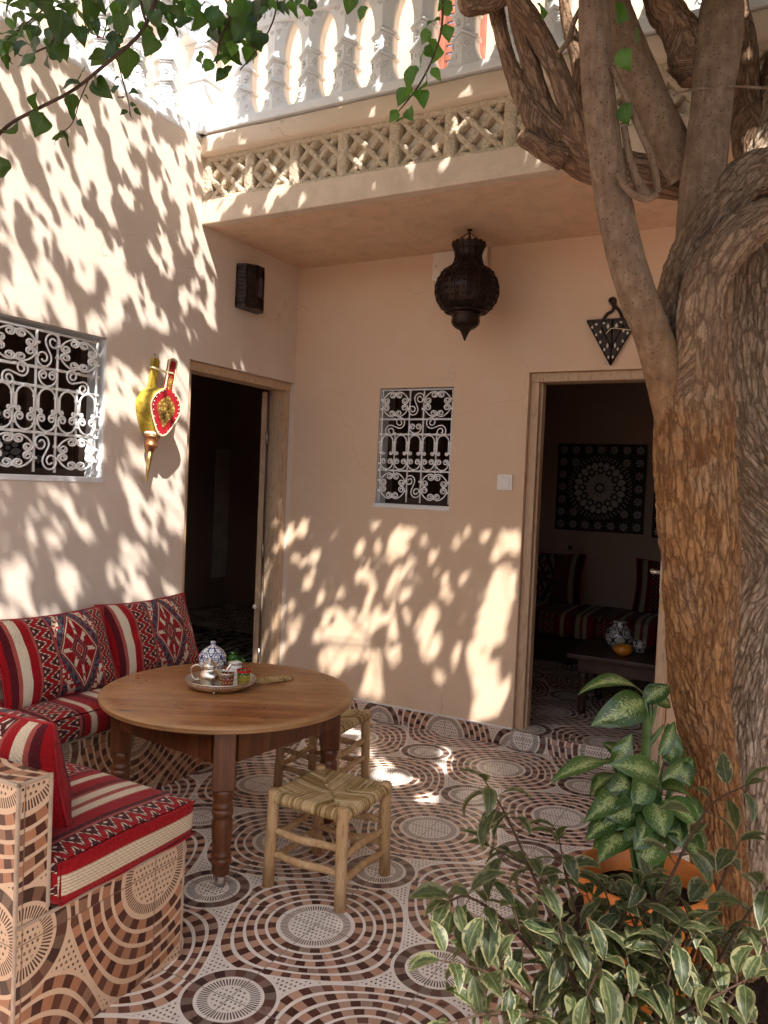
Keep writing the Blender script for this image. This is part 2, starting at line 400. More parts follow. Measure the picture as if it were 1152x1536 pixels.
pillow_mat('pillow_fabric'); pillow_mat('pillow_fabric_mirrored', True)
dim('pillow_mirrored_shaded', 'pillow_fabric_mirrored', (.45, .48, .46)); dim('pillow_shaded', 'pillow_fabric', (.45, .48, .46))  # bench pillow fabrics darkened to carry the dim room's shade in the colour

# --- woods
def wood(name, c1, c2, c3, sc=(1.2, 14, 14), rough=.5, spec=.35, rot=0.0):
    g = G(name, rough, spec); co = g.mapv(g.coord('Object'), (1, 1, 1), (0, 0, rot)); st = g.mapv(co, sc)
    n = g.noise(st, 2.0, 6, .6, .6); n2 = g.noise(g.mapv(co, (sc[0]*2, sc[1]*5, sc[2]*5)), 3.0, 4, .6); kn = g.vor(g.mapv(co, (sc[0]*1.6, sc[1]*.35, sc[2]*.35)), 1.6)
    c = g.ramp(n, [(.32, c1), (.5, c2), (.66, c3)]); c = g.mix(g.sstep(n2, .50, .68)*.55, c, tuple(x*.55 for x in c1))
    c = g.mix(g.sstep(kn, .02, .12, 1, 0)*.7, c, tuple(x*.35 for x in c1)); c = g.mix(g.sstep(g.noise(co, 3.0, 3), .5, .75)*.3, c, c3)
    g.set('Base Color', c); g.set('Roughness', g.noise(co, 12, 4)*.3+(rough-.15)); g.bump(n*.5+n2*.5, .25, .003); MAT[name] = g.m
wood('table_wood', (.19, .062, .018), (.30, .112, .034), (.40, .18, .062), (1.3, 11, 11), .40, .45, -.50)
def worn_top(m):
    t = m.node_tree; g = G.__new__(G); g.m = m; g.t = t; g.b = [n for n in t.nodes if n.type == 'BSDF_PRINCIPLED'][0]
    c = E(g, g.b.inputs['Base Color'].links[0].from_socket); co = g.coord('Object'); X, Y, Z = g.sep(co); ca, sa = math.cos(-.5), math.sin(-.5)
    v = X*sa+Y*ca; u = X*ca-Y*sa; j = ((v/.145+.3).fract()-.5).abs().gt(.492); c = g.mix(j*.6, c, (.07, .028, .010))
    pl = g.white(g.comb((v/.145+.3).floor(), 1.0, 2.0)); c = g.mix((pl-.5).abs()*.5, c, g.mix(pl.gt(.5), (.22, .085, .028), (.55, .31, .13)))
    r = (X*X+Y*Y).sqrt(); c = g.mix(g.sstep(r+(g.noise(co, 22, 4)-.5)*.05, .462, .50)*.55, c, (.42, .25, .11)); st = g.noise(co, 4.0, 5, .65); c = g.mix(g.sstep(st, .52, .72)*.45, c, (.17, .065, .022))
    sc = g.noise(g.comb(u*5.0, v*140.0), 1.0, 2); c = g.mix(g.sstep(sc, .66, .74)*.35, c, (.60, .38, .19)); k = g.vor(g.comb(u*3.0, v*7.0), 1.0); c = g.mix(g.sstep(k, .05, .13, 1, 0)*.8, c, (.065, .022, .008))
    ring = ((((X-.22)*(X-.22)+(Y+.12)*(Y+.12)).sqrt()-.045).abs()).lt(.0022).max(((((X+.05)*(X+.05)+(Y+.27)*(Y+.27)).sqrt()-.04).abs()).lt(.002)); c = g.mix(ring*g.noise(co, 40, 2)*.7, c, (.12, .05, .02))
    g.set('Base Color', c); g.set('Roughness', g.noise(co, 9, 5, .65)*.45+.12)
worn_top(MAT['table_wood'])
wood('leg_wood', (.085, .026, .010), (.13, .042, .015), (.19, .068, .024), (14, 14, 1.3), .35, .45)
wood('stool_wood', (.42, .25, .115), (.54, .345, .17), (.62, .43, .24), (12, 12, 1.4), .6, .3)
wood('door_frame_wood', (.50, .34, .22), (.56, .39, .255), (.60, .43, .29), (14, 14, 1.2), .55, .3)
wood('door_wood', (.40, .27, .17), (.46, .31, .20), (.52, .36, .24), (14, 14, 1.2), .55, .3)
wood('dark_wood', (.030, .013, .008), (.045, .019, .011), (.065, .028, .016), (3, 12, 12), .4, .4)
# --- straw rope
g = G('straw', .9, .1); co = g.coord('Object'); uvx, uvy, _ = g.uv()
isl = E(g, g.new('ShaderNodeNewGeometry').outputs['Random Per Island']); n = g.noise(g.comb(uvx*60.0, uvy*16.0), 4.0, 4)*.5+isl*.5; c = g.ramp(n, [(.2, (.16, .10, .035)), (.45, (.42, .275, .115)), (.75, (.64, .48, .27))])
c = g.mix(g.rnd()*.0+g.sstep(g.noise(co, 14, 3), .5, .7)*.45, c, (.23, .155, .060)); g.set('Base Color', c); g.bump(n, .6, .003); MAT['straw'] = g.m
# --- bark
def bark(name, crack, mid, high, grey, fx=52.0, fy=12.0, up=None):
    g = G(name, .95, .08); co = g.coord('Object'); x, y, _ = g.uv(); a = g.attr('bark')
    wn = g.sep(g.noise(g.comb(x*30.0, y*14.0), 1.0, 3, .6, 0.0, True)); wx = (wn[0]-.5)*1.5; wy = (wn[1]-.5)*1.6
    v1 = g.vor(g.comb(x*fx+wx, y*fy+wy), 1.0, 'DISTANCE_TO_EDGE'); v2 = g.vor(g.comb(x*fx*1.9+wy, y*fy*2.3+wx), 1.0, 'DISTANCE_TO_EDGE'); cell = g.vor(g.comb(x*fx+wx, y*fy+wy), 1.0, 'F1', 1.0, 'Color')
    cv = g.sep(cell)[0]; fib = g.noise(g.comb(x*190.0, y*26.0), 1.0, 4, .65)
    e1 = g.sstep(v1, .0, .20); e2 = g.sstep(v2, .0, .13)
    h = e1*.55+e2*.2+a*.25
    fine = g.noise(co, 150, 4, .65); tone = cv*.5+fib*.3+g.noise(co, 7, 4)*.35
    c = g.ramp(tone, [(.28, mid), (.75, high)]); c = g.mix(g.sstep(g.noise(co, 4.5, 4), .46, .68)*.7, c, grey)
    if up:
        zz = g.sep(co)[2]; k = g.sstep(zz+(g.noise(co, 9.0, 5, .65)-.5)*.55, 1.50, 2.0); cu = g.ramp(tone, [(.28, up[0]), (.75, up[1])]); cu = g.mix(g.sstep(g.noise(co, 6.0, 4), .45, .7)*.6, cu, up[2]); c = g.mix(k, c, cu)
    c = g.mix((1.0-e1)*.60, c, crack); c = g.mix((1.0-e2)*.28, c, crack); c = g.mix((1.0-g.sstep(a, .1, .45))*.38, c, crack)
    c = g.mix(g.sstep(fine, .55, .75)*.3, c, tuple(q*.45 for q in mid)); g.set('Base Color', c); g.bump(h*1.1+fib*.5+fine*.3, .75, .009); MAT[name] = g.m
UPB = ((.235, .155, .098), (.39, .27, .175), (.37, .28, .20))
bark('bark_brown', (.075, .030, .013), (.25, .112, .045), (.40, .21, .09), (.35, .225, .135), 46.0, 10.5, UPB)
bark('bark_mixed', (.085, .045, .025), (.225, .10, .040), (.375, .195, .083), (.33, .215, .13), 44.0, 12.0, UPB)
bark('bark_grey', (.085, .052, .032), (.37, .255, .172), (.54, .40, .285), (.49, .38, .285), 46.0, 11.0)
bark('bark_dark', (.07, .040, .024), (.22, .13, .079), (.33, .205, .13), (.29, .2, .14), 46.0, 11.0)
g = G('bark_smooth', .9, .12); co = g.coord('Object'); n = g.noise(co, 22, 6, .65); sp = g.vor(co, 85); st = g.noise(g.mapv(co, (30, 30, 5)), 2.0, 4)
c = g.ramp(n*.6+st*.4, [(.32, (.135, .086, .055)), (.5, (.205, .137, .09)), (.66, (.295, .21, .147))]); c = g.mix(g.sstep(sp, .05, .25, 1, 0)*.65, c, (.06, .036, .024)); c = g.mix(g.sstep(g.noise(co, 5, 4, .6), .5, .7)*.5, c, (.16, .10, .062))
zz = g.sep(co)[2]; kb = g.sstep(zz+(g.noise(co, 9.0, 5, .65)-.5)*.5, 1.62, 2.12, 1, 0); c = g.mix(kb*.85, c, g.ramp(st*.5+n*.5, [(.3, (.12, .055, .024)), (.7, (.36, .20, .095))]))
g.set('Base Color', c); g.bump(n*.9+st*.7+g.sstep(sp, .05, .25)*.45, .9, .010); MAT['bark_smooth'] = g.m
# --- foliage
def leafmat(name, c1, c2, tr, trf=.35, rough=.42, spec=.45):
    g = G(name, rough, spec); a = g.attr('tone'); x, y, _ = g.uv()
    c = g.ramp(a, [(0, c1), (1, c2)]); vein = (x.abs()).lt(.05); c = g.mix(vein*.35, c, tuple(min(1, q*1.9) for q in c2))
    side = (((y*9.0+x.abs()*2.2).fract()).lt(.10)); c = g.mix(side*.2, c, tuple(min(1, q*1.7) for q in c2))
    g.set('Base Color', c); g.translucent(g.mix(.5, c, tr), trf); MAT[name] = g.m
leafmat('tree_leaf', (.012, .030, .011), (.055, .115, .018), (.20, .38, .03), .26)
leafmat('vine_leaf', (.035, .10, .018), (.085, .20, .03), (.25, .50, .04), .4)
g = G('variegated_leaf', .5, .35); x, y, _ = g.uv(); n = g.noise(g.comb(x*1.2, y*2.6, g.attr('tone')*9.0), 3.0, 3)
mk = g.sstep(x.abs()+(n-.5)*1.5+g.sstep(y, .80, 1.0)*.5+(g.attr('tone')-.5)*.25, .62, .76)
c = g.mix(g.sstep(n, .4, .6), g.mix(g.attr('tone'), (.013, .024, .008), (.033, .046, .015)), (.05, .064, .028)); c = g.mix(mk, c, g.mix(g.attr('tone'), (.25, .22, .115), (.13, .13, .06))); c = g.mix(x.abs().lt(.045)*.5, c, (.25, .26, .11))
g.set('Base Color', c); g.translucent(g.mix(.5, c, (.28, .34, .08)), .25); MAT['variegated_leaf'] = g.m
g = G('mottled_leaf', .33, .5); x, y, _ = g.uv(); n = g.noise(g.comb(x*2.4+g.attr('tone')*7.0, (y-x.abs()*.30)*15.0), 2.2, 5, .75)
mk = g.sstep(n+(.60-x.abs())*.22-(y-.5).abs()*.10, .545, .60)*.9; c = g.mix(mk, g.mix(g.attr('tone'), (.016, .046, .011), (.055, .115, .026)), (.42, .47, .19)); c = g.mix(x.abs().lt(.035)*.7, c, (.20, .30, .11))
g.set('Base Color', c); g.bump((y*14.0+x.abs()*5.0).sin(), .25, .004); g.translucent(g.mix(.5, c, (.25, .42, .08)), .25); MAT['mottled_leaf'] = g.m
simple('stem_green', (.07, .12, .035), .5, .4, 0, 12, .35)
simple('stem_brown', (.075, .045, .028), .8, .2, 0, 20, .35, .4)
simple('soil', (.030, .020, .014), .95, .1, 0, 60, .5, .9, 90, .012)
simple('orange_plastic', (.56, .17, .028), .5, .4, 0, 7, .25, .3, 30, .003)
# --- metals and small wares
simple('dark_iron', (.032, .019, .014), .34, .5, .75, 25, .5, .5, 120, .003)
simple('lantern_glass', (.03, .028, .05), .15, .5, 0)
simple('silver', (.72, .66, .58), .22, .5, 1.0, 30, .15, .6, 140, .003)
simple('steel', (.55, .52, .48), .3, .5, 1.0)
simple('brass', (.55, .38, .14), .35, .5, 1.0, 20, .25)
simple('switch_plastic', (.78, .74, .70), .35, .5)
simple('box_white', (.74, .64, .54), .6, .3, 0, 6, .06)
simple('black_void', (.006, .005, .004), .9, .1)
simple('red_leather', (.30, .009, .016), .6, .3, 0, 30, .35, .6, 120, .003)
simple('yellow_leather', (.42, .29, .035), .62, .3, 0, 18, .45, .9, 35, .008)
simple('pale_strap', (.68, .58, .36), .6, .3)
simple('copper', (.45, .20, .09), .35, .5, .8, 20, .3)
g = G('gold_emboss', .45, .5); co = g.coord('Object'); n = g.vor(co, 75); c = g.ramp(n, [(.15, (.55, .40, .10)), (.5, (.20, .10, .02))]); g.set('Base Color', c); g.bump(n, .8, .004); MAT['gold_emboss'] = g.m
def ceramic(name, c0, c1, fy=34.0, fx=9.0):
    g = G(name, .15, .5); co = g.coord('Object'); X, Y, Z = g.sep(co); th = Y.atan2(X)
    w = (th*fx).sin()*.5+(Z*fy*3.0).sin()*.5; ring = (Z*fy*1.6).fract().lt(.14); k = (w.abs().lt(.16)).max(ring); k = k.max(w.band(.55, .75)); c = g.mix(k, c0, c1); g.set('Base Color', c); g.set('Coat Weight', .4); MAT[name] = g.m
ceramic('blue_white_ceramic', (.72, .72, .70), (.03, .05, .20), 34, 8)
ceramic('dark_ceramic', (.42, .40, .36), (.03, .03, .04), 22, 6)
simple('amber_glaze', (.55, .20, .015), .18, .6)
def glass(name, col, col2, zs):
    g = G(name, .08, .5); co = g.coord('Object'); X, Y, Z = g.sep(co); c = g.mix(Z.gt(zs), col, col2); th = Y.atan2(X)
    c = g.mix(((th*10.0).sin()*(Z*240.0).sin()).gt(.45)*.7, c, (.75, .55, .20)); g.set('Base Color', c); g.set('Transmission Weight', .55); g.set('IOR', 1.35); MAT[name] = g.m
glass('red_glass', (.42, .10, .06), (.22, .03, .06), .045); glass('green_glass', (.50, .42, .03), (.12, .25, .04), .045)
simple('red_rim', (.45, .012, .02), .2, .5); simple('clear_glass', (.75, .74, .70), .1, .5); simple('mint_green', (.05, .16, .02), .5, .4, 0, 60, .5); simple('blue_bowl', (.03, .07, .25), .2, .5)
# --- fretwork wall panel: dark board, paler openings
g = G('inlay', .6, .3); g.set('Base Color', (.40, .35, .33)); MAT['inlay'] = g.m
simple('dark_board', (.020, .008, .007), .6, .3, 0, 20, .3)
simple('window_dark_wood', (.055, .030, .018), .5, .3, 0, 15, .3)
simple('bone', (.62, .56, .46), .5, .4)
simple('shutter_brown', (.28, .10, .06), .6, .3, 0, 12, .3)
g = G('pane', .05, .5); g.set('Base Color', (.02, .02, .022)); MAT['pane'] = g.m
simple('grey_panel', (.80, .74, .64), .7, .3, 0, 5, .1)
simple('bract_red', (.40, .02, .05), .6, .2)
# ================================================================== setting
ZC, BY, ZT = 2.856, -.947, 3.328          # soffit height, gallery front, top of the cornice
def quad_sheet(name, x0, x1, y0, y1, z, mat, kind='structure', nx=1, ny=1):
    b = MB()
    b.add([(x0, y0, z), (x1, y0, z), (x1, y1, z), (x0, y1, z)], [(0, 1, 2, 3)], [(x0, y0), (x1, y0), (x1, y1), (x0, y1)], False)
    o = b.build(name, mat); return tag(o, kind=kind)
simple('earth', (.22, .16, .11), .95, .1, 0, .6, .25)
quad_sheet('ground', -150, 150, -150, 150, -.05, MAT['earth'])
quad_sheet('floor', 0.0, 5.2, -7.0, 0.0, 0.0, MAT['mosaic_tile'])
quad_sheet('room_floor', .2, 4.2, .0, 2.7, .10, MAT['room_tile'])
quad_sheet('room_floor', -2.6, -.02, -1.8, 2.6, .10, MAT['room_tile'])
b = MB(); b.box((1.603, -.03, 0), (2.43, .0, .098), uvs=True); tag(b.build('step', MAT['mosaic_tile']), kind='structure')

def wall_mesh(A, B, z0, z1, th, holes, M, step=.0, mats=0):
    """wall in local (a, depth, z); holes (a0,a1,z0,z1); front face at depth 0, back at th"""
    As = sorted({A, B, *[h[0] for h in holes], *[h[1] for h in holes]}); Zs = sorted({z0, z1, *[h[2] for h in holes], *[h[3] for h in holes]})
    b = MB()
    def inh(a, z): return any(h[0] < a < h[1] and h[2] < z < h[3] for h in holes)
    for i in range(len(As)-1):
        for j in range(len(Zs)-1):
            a0, a1, q0, q1 = As[i], As[i+1], Zs[j], Zs[j+1]
            if inh((a0+a1)/2, (q0+q1)/2): continue
            for d, fl in ((0, 0), (th, 1)):
                vs = [M @ Vector(p) for p in ((a0, d, q0), (a1, d, q0), (a1, d, q1), (a0, d, q1))]
                b.add(vs, [(0, 1, 2, 3) if not fl else (3, 2, 1, 0)], None, False)
    for (a0, a1, q0, q1) in list(holes)+[(A, B, z0, z1)]:
        ps = [(a0, q0), (a1, q0), (a1, q1), (a0, q1)]
        for k in range(4):
            p, q = ps[k], ps[(k+1) % 4]
            b.add([M @ Vector((p[0], 0, p[1])), M @ Vector((q[0], 0, q[1])), M @ Vector((q[0], th, q[1])), M @ Vector((p[0], th, p[1]))], [(0, 1, 2, 3)], None, False, mats)
    return b
MB_BACK = fr((0, 0, 0), (1, 0, 0), (0, 1, 0), (0, 0, 1))                 # a = X
MB_SIDE = fr((0, 0, 0), (0, 1, 0), (-1, 0, 0), (0, 0, 1))                # a = Y, depth = -X
WB = (.645, 1.145, 1.345, 2.06); DB = (1.603, 2.43, .098, 2.13)
WS = (-2.215, -1.578, 1.425, 2.112); DS = (-1.0, -.004, .098, 2.107)
back = wall_mesh(0, 5.2, 0, ZC, .2, [WB, DB], MB_BACK).build('courtyard_wall', MAT['end_wall_plaster'])
tag(back, 'peach plaster end wall under the gallery with a small scrolled window and an open doorway behind the tree', 'wall', 'plastered courtyard walls')
side = wall_mesh(-7, 0, 0, 3.30, .2, [WS, DS], MB_SIDE).build('courtyard_wall', MAT['wall_plaster'])
tag(side, 'tall pink plaster side wall streaked with sunlight above the red cushioned bench', 'wall', 'plastered courtyard walls')
# tiled skirting at the foot of the end wall
b = MB(); b.box((.0, -.014, 0), (1.603, .0, .098), uvs=True); b.build('skirting', MAT['skirting_tile'], back)
b = MB(); b.box((2.43, -.014, 0), (5.2, .0, .098), uvs=True); b.build('skirting', MAT['mosaic_tile'], back)
b = MB(); b.box((.0, -.017, .098), (1.603, .0, .104)); b.build('skirting_trim', MAT['reveal_paint'], back)
# unseen sides of the yard close it in so that light bounces as it does there
b = wall_mesh(-7, 0, 0, 3.3, .2, [(-5.6, -2.2, 1.0, 2.6)], fr((5.2, 0, 0), (0, 1, 0), (1, 0, 0), (0, 0, 1)))
tag(b.build('courtyard_wall', MAT['wall_plaster']), 'pink plaster wall closing the right side of the courtyard beyond the tree', 'wall', 'plastered courtyard walls')

b = wall_mesh(0, 5.2, 0, 3.3, .2, [(1.2, 2.6, 1.0, 2.4)], fr((0, -7.0, 0), (1, 0, 0), (0, -1, 0), (0, 0, 1)))
tag(b.build('courtyard_wall', MAT['wall_plaster']), 'pink plaster wall with a window opening closing the courtyard behind the viewer', 'wall', 'plastered courtyard walls')
# ------------------------------------------------------------------ gallery above the end wall
gal = thing('gallery', 'plastered upper gallery with rough lattice band and cornice overhanging the end wall', 'balcony', (2.5, BY, ZC))
GI = Matrix.Translation(Vector((-2.5, -BY, -ZC)))
def gpart(mb, name, mat): 
    m = mb.mesh(name); m.transform(GI); return obj(name, m, mat, gal)
b = MB(); b.box((0.002, BY+.07, ZC), (5.2, .36, ZC+.14)); gpart(b, 'slab', MAT['soffit_plaster'])
b = MB(); b.box((0.003, BY, ZC-.004), (5.2, BY+.068, 2.983), bev=.008); gpart(b, 'beam', MAT['gallery_plaster'])
b = MB(); b.box((0.003, BY+.066, 2.983), (5.2, BY+.10, 3.215)); gpart(b, 'lattice_backing', MAT['lattice_back'])
b = MB()
def rough(bm_, amp=.005, fq=18.0):
    for i, v in enumerate(bm_.v):
        n = mnoise.noise_vector(Vector(v)*fq); n2 = mnoise.noise_vector(Vector(v)*fq*3)
        bm_.v[i] = (v[0]+(n.x+.5*n2.x)*amp, v[1]+(n.y+.5*n2.y)*amp, v[2]+(n.z+.5*n2.z)*amp)
z0, z1 = 2.983, 3.216
def bar2(xa, za, xb, zb, w, y0, y1):
    d = Vector((xb-xa, 0, zb-za)); L = d.length; d.normalize(); n = Vector((0, 1, 0)).cross(d)
    k = max(2, int(L/.02)); vs = []; fs = []
    for i in range(k+1):
        p = Vector((xa, 0, za))+d*(L*i/k)
        for (s, y) in ((-1, y1), (-1, y0+.008), (-.7, y0), (.7, y0), (1, y0+.008), (1, y1)): q = p+n*(s*w/2); vs.append((q.x, y, q.z))
    for i in range(k):
        for m in range(5): fs.append((i*6+m, i*6+m+1, (i+1)*6+m+1, (i+1)*6+m))
    b.add(vs, fs, None, True)
pit = .2925
for k in range(18):
    xr = .015+k*pit
    if xr < 5.1: bar2(xr, z0, xr, z1, .062, BY+.010, BY+.068)
    xa, xb = xr+.026, xr+pit-.026; w = xb-xa; hw = w/2; h = z1-z0; sl = hw/(h*.5)*1.0
    # crossing diagonals clipped to the panel
    for c in (-2, -1, 0, 1, 2, 3, 4):
        for sg in (1, -1):
            pts = []
            xs = xa+hw*(c+.0)
            for t in np.linspace(0, 1, 60):
                x = xs+sg*(t*h)*(hw/(h*.5)); x0_ = x
                if xa <= x <= xb: pts.append((x, z0+t*h))
            if len(pts) > 4: bar2(pts[0][0], pts[0][1], pts[-1][0], pts[-1][1], .031, BY+.018+(.002 if sg > 0 else 0), BY+.068)
bar2(.004, z0+.006, 5.2, z0+.006, .026, BY+.011, BY+.068); bar2(.004, z1-.008, 5.2, z1-.008, .034, BY+.009, BY+.068)
rough(b, .0022); gpart(b, 'lattice', MAT['stucco'])
b = MB(); n = 90
prof = [(BY+.10, 3.216), (BY+.004, 3.216), (BY-.022, 3.226), (BY-.026, 3.236), (BY-.026, 3.308), (BY-.018, 3.324), (BY, 3.33), (BY+.20, 3.332)]
vs = []; fs = []
for i in range(n+1):
    x = .002+5.198*i/n
    for (y, z) in prof: vs.append((x, y, z))
for i in range(n):
    for m in range(len(prof)-1): fs.append((i*len(prof)+m, (i+1)*len(prof)+m, (i+1)*len(prof)+m+1, i*len(prof)+m+1))
b.add(vs, fs, None, True); rough(b, .004, 5.0); gpart(b, 'cornice', MAT['gallery_plaster'])
# roof terrace over the side rooms
b = MB(); b.box((-6, -7.0, 3.1), (-.2, 3.0, 3.295)); tag(b.build('terrace', MAT['gallery_plaster']), kind='structure')
b = MB(); b.box((-.20, -7.0, 3.301), (-.0, BY+.02, 3.325), bev=.006); b.build('coping', MAT['reveal_paint'], side)

# ------------------------------------------------------------------ carved white balustrade
def baluster_mesh(half=.105, H=.44):
    """tapered carved pillar: broad leafed foot, waist with two chevron bands and a flower, flared head that forms the arch"""
    b = MB()
    def hw(t):
        if t < .30: s = t/.30; return half*(.97-.45*(1-(1-s)**2.2))
        if t < .62: return half*.52
        s = (t-.62)/.38; return half*(.52+.48*(s**2.1))
    N = 44; vs = []; fs = []
    for i in range(N+1):
        t = i/N; w = hw(t); r = min(w, half*.62)*.40+.006
        for (x, y) in ((-w, .03), (-w, -.012), (-w*.92, -.022), (0, -.022-r*.55), (w*.92, -.022), (w, -.012), (w, .03)): vs.append((x, y, t*H))
    for i in range(N):
        for m in range(6): fs.append((i*7+m, i*7+m+1, (i+1)*7+m+1, (i+1)*7+m))
        fs.append((i*7+6, i*7, (i+1)*7, (i+1)*7+6))
    b.add(vs, fs, None, False)
    for tz in (.33, .58):                                   # chevron mouldings that step round the ridge
        w = hw(tz)+.006; r = min(hw(tz), half*.62)*.40+.006
        b.tube([(-w, .03, tz*H-.018), (-w, -.020, tz*H-.014), (0, -.030-r*.55, tz*H+.012), (w, -.020, tz*H-.014), (w, .03, tz*H-.018)], .0085, 8)
        b.tube([(-w, -.017, tz*H-.028), (0, -.026-r*.55, tz*H-.002), (w, -.017, tz*H-.028)], .005, 6)
    for sx in (-1, 1):                                      # flower between the bands
        cx, cz = sx*half*.24, .455*H
        yy = -.022-(half*.52*.40+.006)*.55*.5-.002
        b.sphere((cx, yy-.003, cz), .0065, 8, 5)
        for k in range(6):
            a = k*PI/3; b.sphere((cx+.014*math.cos(a)*.8, yy+.001, cz+.0155*math.sin(a)), .0075, 8, 5, (1, .7, 1))
    for sx in (-1, 1):                                      # scrolled leaves at the foot and the head
        for (cx, cz, R, tn) in ((.045, .045, .022, 1), (.062, .105, .016, -1), (.022, .10, .018, 1), (.05, .435, .020, -1), (.078, .475, .014, 1), (.022, .395, .014, 1), (.03, .465, .014, -1)):
            pts = []
            for q in range(17):
                u = q/16; rr = R*(1-.78*u); a = tn*u*PI*2.6+.6
                X = sx*(cx+rr*math.cos(a)); Z = cz+rr*math.sin(a); w = hw(min(1, max(0, Z/H))); X = max(-w*.96, min(w*.96, X))
                r2 = min(w, half*.62)*.40+.006; ridge = r2*.55*(1-min(1, abs(X)/(w*.92)))
                pts.append((X, -.023-ridge, Z))
            b.tube(pts, [.0036*(1-.5*i/16) for i in range(17)], 6)
    return b.mesh('baluster')
BMESH = baluster_mesh()
BMESH.materials.append(MAT['white_paint'])
def balustrade(label, o0, ax, inward, count, first, step, L):
    t = thing('balustrade', label, 'balustrade', o0, 0, 'carved white balustrades around the roof terrace')
    ax = Vector(ax); inn = Vector(inward)
    b = MB(); M = fr((0, 0, 0), ax, inn, (0, 0, 1))
    b.box((-.06, -.05, .004), (L, .06, .05), bev=.006, M=M); b.build('base_rail', MAT['white_paint'], t)
    b = MB(); b.box((-.06, -.045, .4885), (L, .06, .59), bev=.01, M=M); b.box((-.08, -.075, .592), (L, .085, .65), bev=.012, M=M)
    for k in range(int(L/.0425)): 
        if k % 5 != 2: b.sphere((.02+k*.0425, -.047, .54), .011, 8, 5, (1.1, .6, 1.6), M=M)
    b.build('top_rail', MAT['white_paint'], t)
    for k in range(count):
        o = obj('baluster', BMESH, None, t); q = ax*(first+step*k); o.matrix_local = fr((q.x, q.y, q.z+.048), ax, inn, (0, 0, 1))
    return t
balustrade('carved white balustrade with pointed openings standing on the cornice above the lattice band', (0, -.93, ZT+.002), (1, 0, 0), (0, 1, 0), 20, .26, .2125, 4.6)
balustrade('carved white balustrade along the top of the sunlit side wall behind the hanging leaves', (-.06, -.93, ZT-.004), (0, -1, 0), (-1, 0, 0), 20, .26, .2125, 4.6)
pb = MB(); pb.box((-.07, -.07, 0), (.07, .07, .70), bev=.018); pb.box((-.085, -.085, .70), (.085, .085, .76), bev=.015); pb.box((-.08, -.08, 0), (.08, .08, .06), bev=.012); pb.box((-.078, -.078, .28), (.078, .078, .305), bev=.008); pb.box((-.078, -.078, .46), (.078, .078, .485), bev=.008)
cp = thing('corner_post', 'white square corner post where the two carved balustrades meet', 'post', (-.03, -.93, ZT)); pb.build('post_shaft', MAT['white_paint'], cp)

# ------------------------------------------------------------------ upper storey behind the balustrades
up = wall_mesh(-1.6, 5.2, 2.99, 6.2, .2, [(.70, 1.10, 3.5, 4.7)], fr((0, .36, 0), (1, 0, 0), (0, 1, 0), (0, 0, 1))).build('upper_wall', MAT['cream_wall'])
tag(up, 'sunlit cream wall of the upper storey with a brown shutter seen through the balustrade', 'wall', 'cream upper walls')
b = MB()
for x in (.70, .98): b.box((x, .34, 3.5), (x+.12, .40, 4.7), bev=.006)
for k in range(24): b.box((.70, .372, 3.52+k*.049), (1.10, .385, 3.556+k*.049), M=None)
b.build('shutter', MAT['shutter_brown'], up)
b = MB(); b.box((.64, .30, 3.46), (1.16, .358, 3.498), bev=.006); b.build('sill', MAT['reveal_paint'], up)
up2 = wall_mesh(-7, .36, 3.3, 6.0, .2, [(-2.4, -1.7, 3.7, 4.8)], fr((-1.15, 0, 0), (0, 1, 0), (-1, 0, 0), (0, 0, 1))).build('upper_wall', MAT['cream_wall'])
tag(up2, 'bright cream wall standing back on the roof terrace at the far left', 'wall', 'cream upper walls')

# ------------------------------------------------------------------ rooms behind the openings (shells)
def shell(name, x0, x1, y0, y1, z0, z1, mat, skip):
    b = MB(); P = [(x0, y0, z0), (x1, y0, z0), (x1, y1, z0), (x0, y1, z0), (x0, y0, z1), (x1, y0, z1), (x1, y1, z1), (x0, y1, z1)]
    F = dict(front=(0, 1, 5, 4), right=(1, 2, 6, 5), back=(2, 3, 7, 6), left=(3, 0, 4, 7), top=(4, 5, 6, 7))
    b.add(P, [f for k, f in F.items() if k not in skip], None, False); return tag(b.build(name, mat), kind='structure')
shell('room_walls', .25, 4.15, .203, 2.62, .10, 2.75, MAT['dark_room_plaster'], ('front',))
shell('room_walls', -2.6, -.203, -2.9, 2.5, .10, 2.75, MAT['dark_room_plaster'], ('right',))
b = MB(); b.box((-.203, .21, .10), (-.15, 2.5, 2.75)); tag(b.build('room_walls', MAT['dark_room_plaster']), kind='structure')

# ------------------------------------------------------------------ door frames and doors
def dframe(parent, a0, a1, z0, z1, M, d0=.030, d1=.15, w=.052):
    b = MB(); b.box((a0+.002, d0, z0), (a0+w, d1, z1-w), bev=.004, M=M); b.box((a1-w, d0, z0), (a1-.002, d1, z1-w), bev=.004, M=M)
    b.box((a0+.002, d0-.002, z1-w), (a1-.002, d1, z1-.002), bev=.004, M=M)
    b.box((a0+w, d0+.03, z0), (a0+w+.014, d1-.03, z1-w), bev=.003, M=M); b.box((a1-w-.014, d0+.03, z0), (a1-w, d1-.03, z1-w), bev=.003, M=M)
    return b.build('door_frame', MAT['door_frame_wood'], parent)
dframe(back, *DB, MB_BACK); dframe(side, *DS, MB_SIDE)
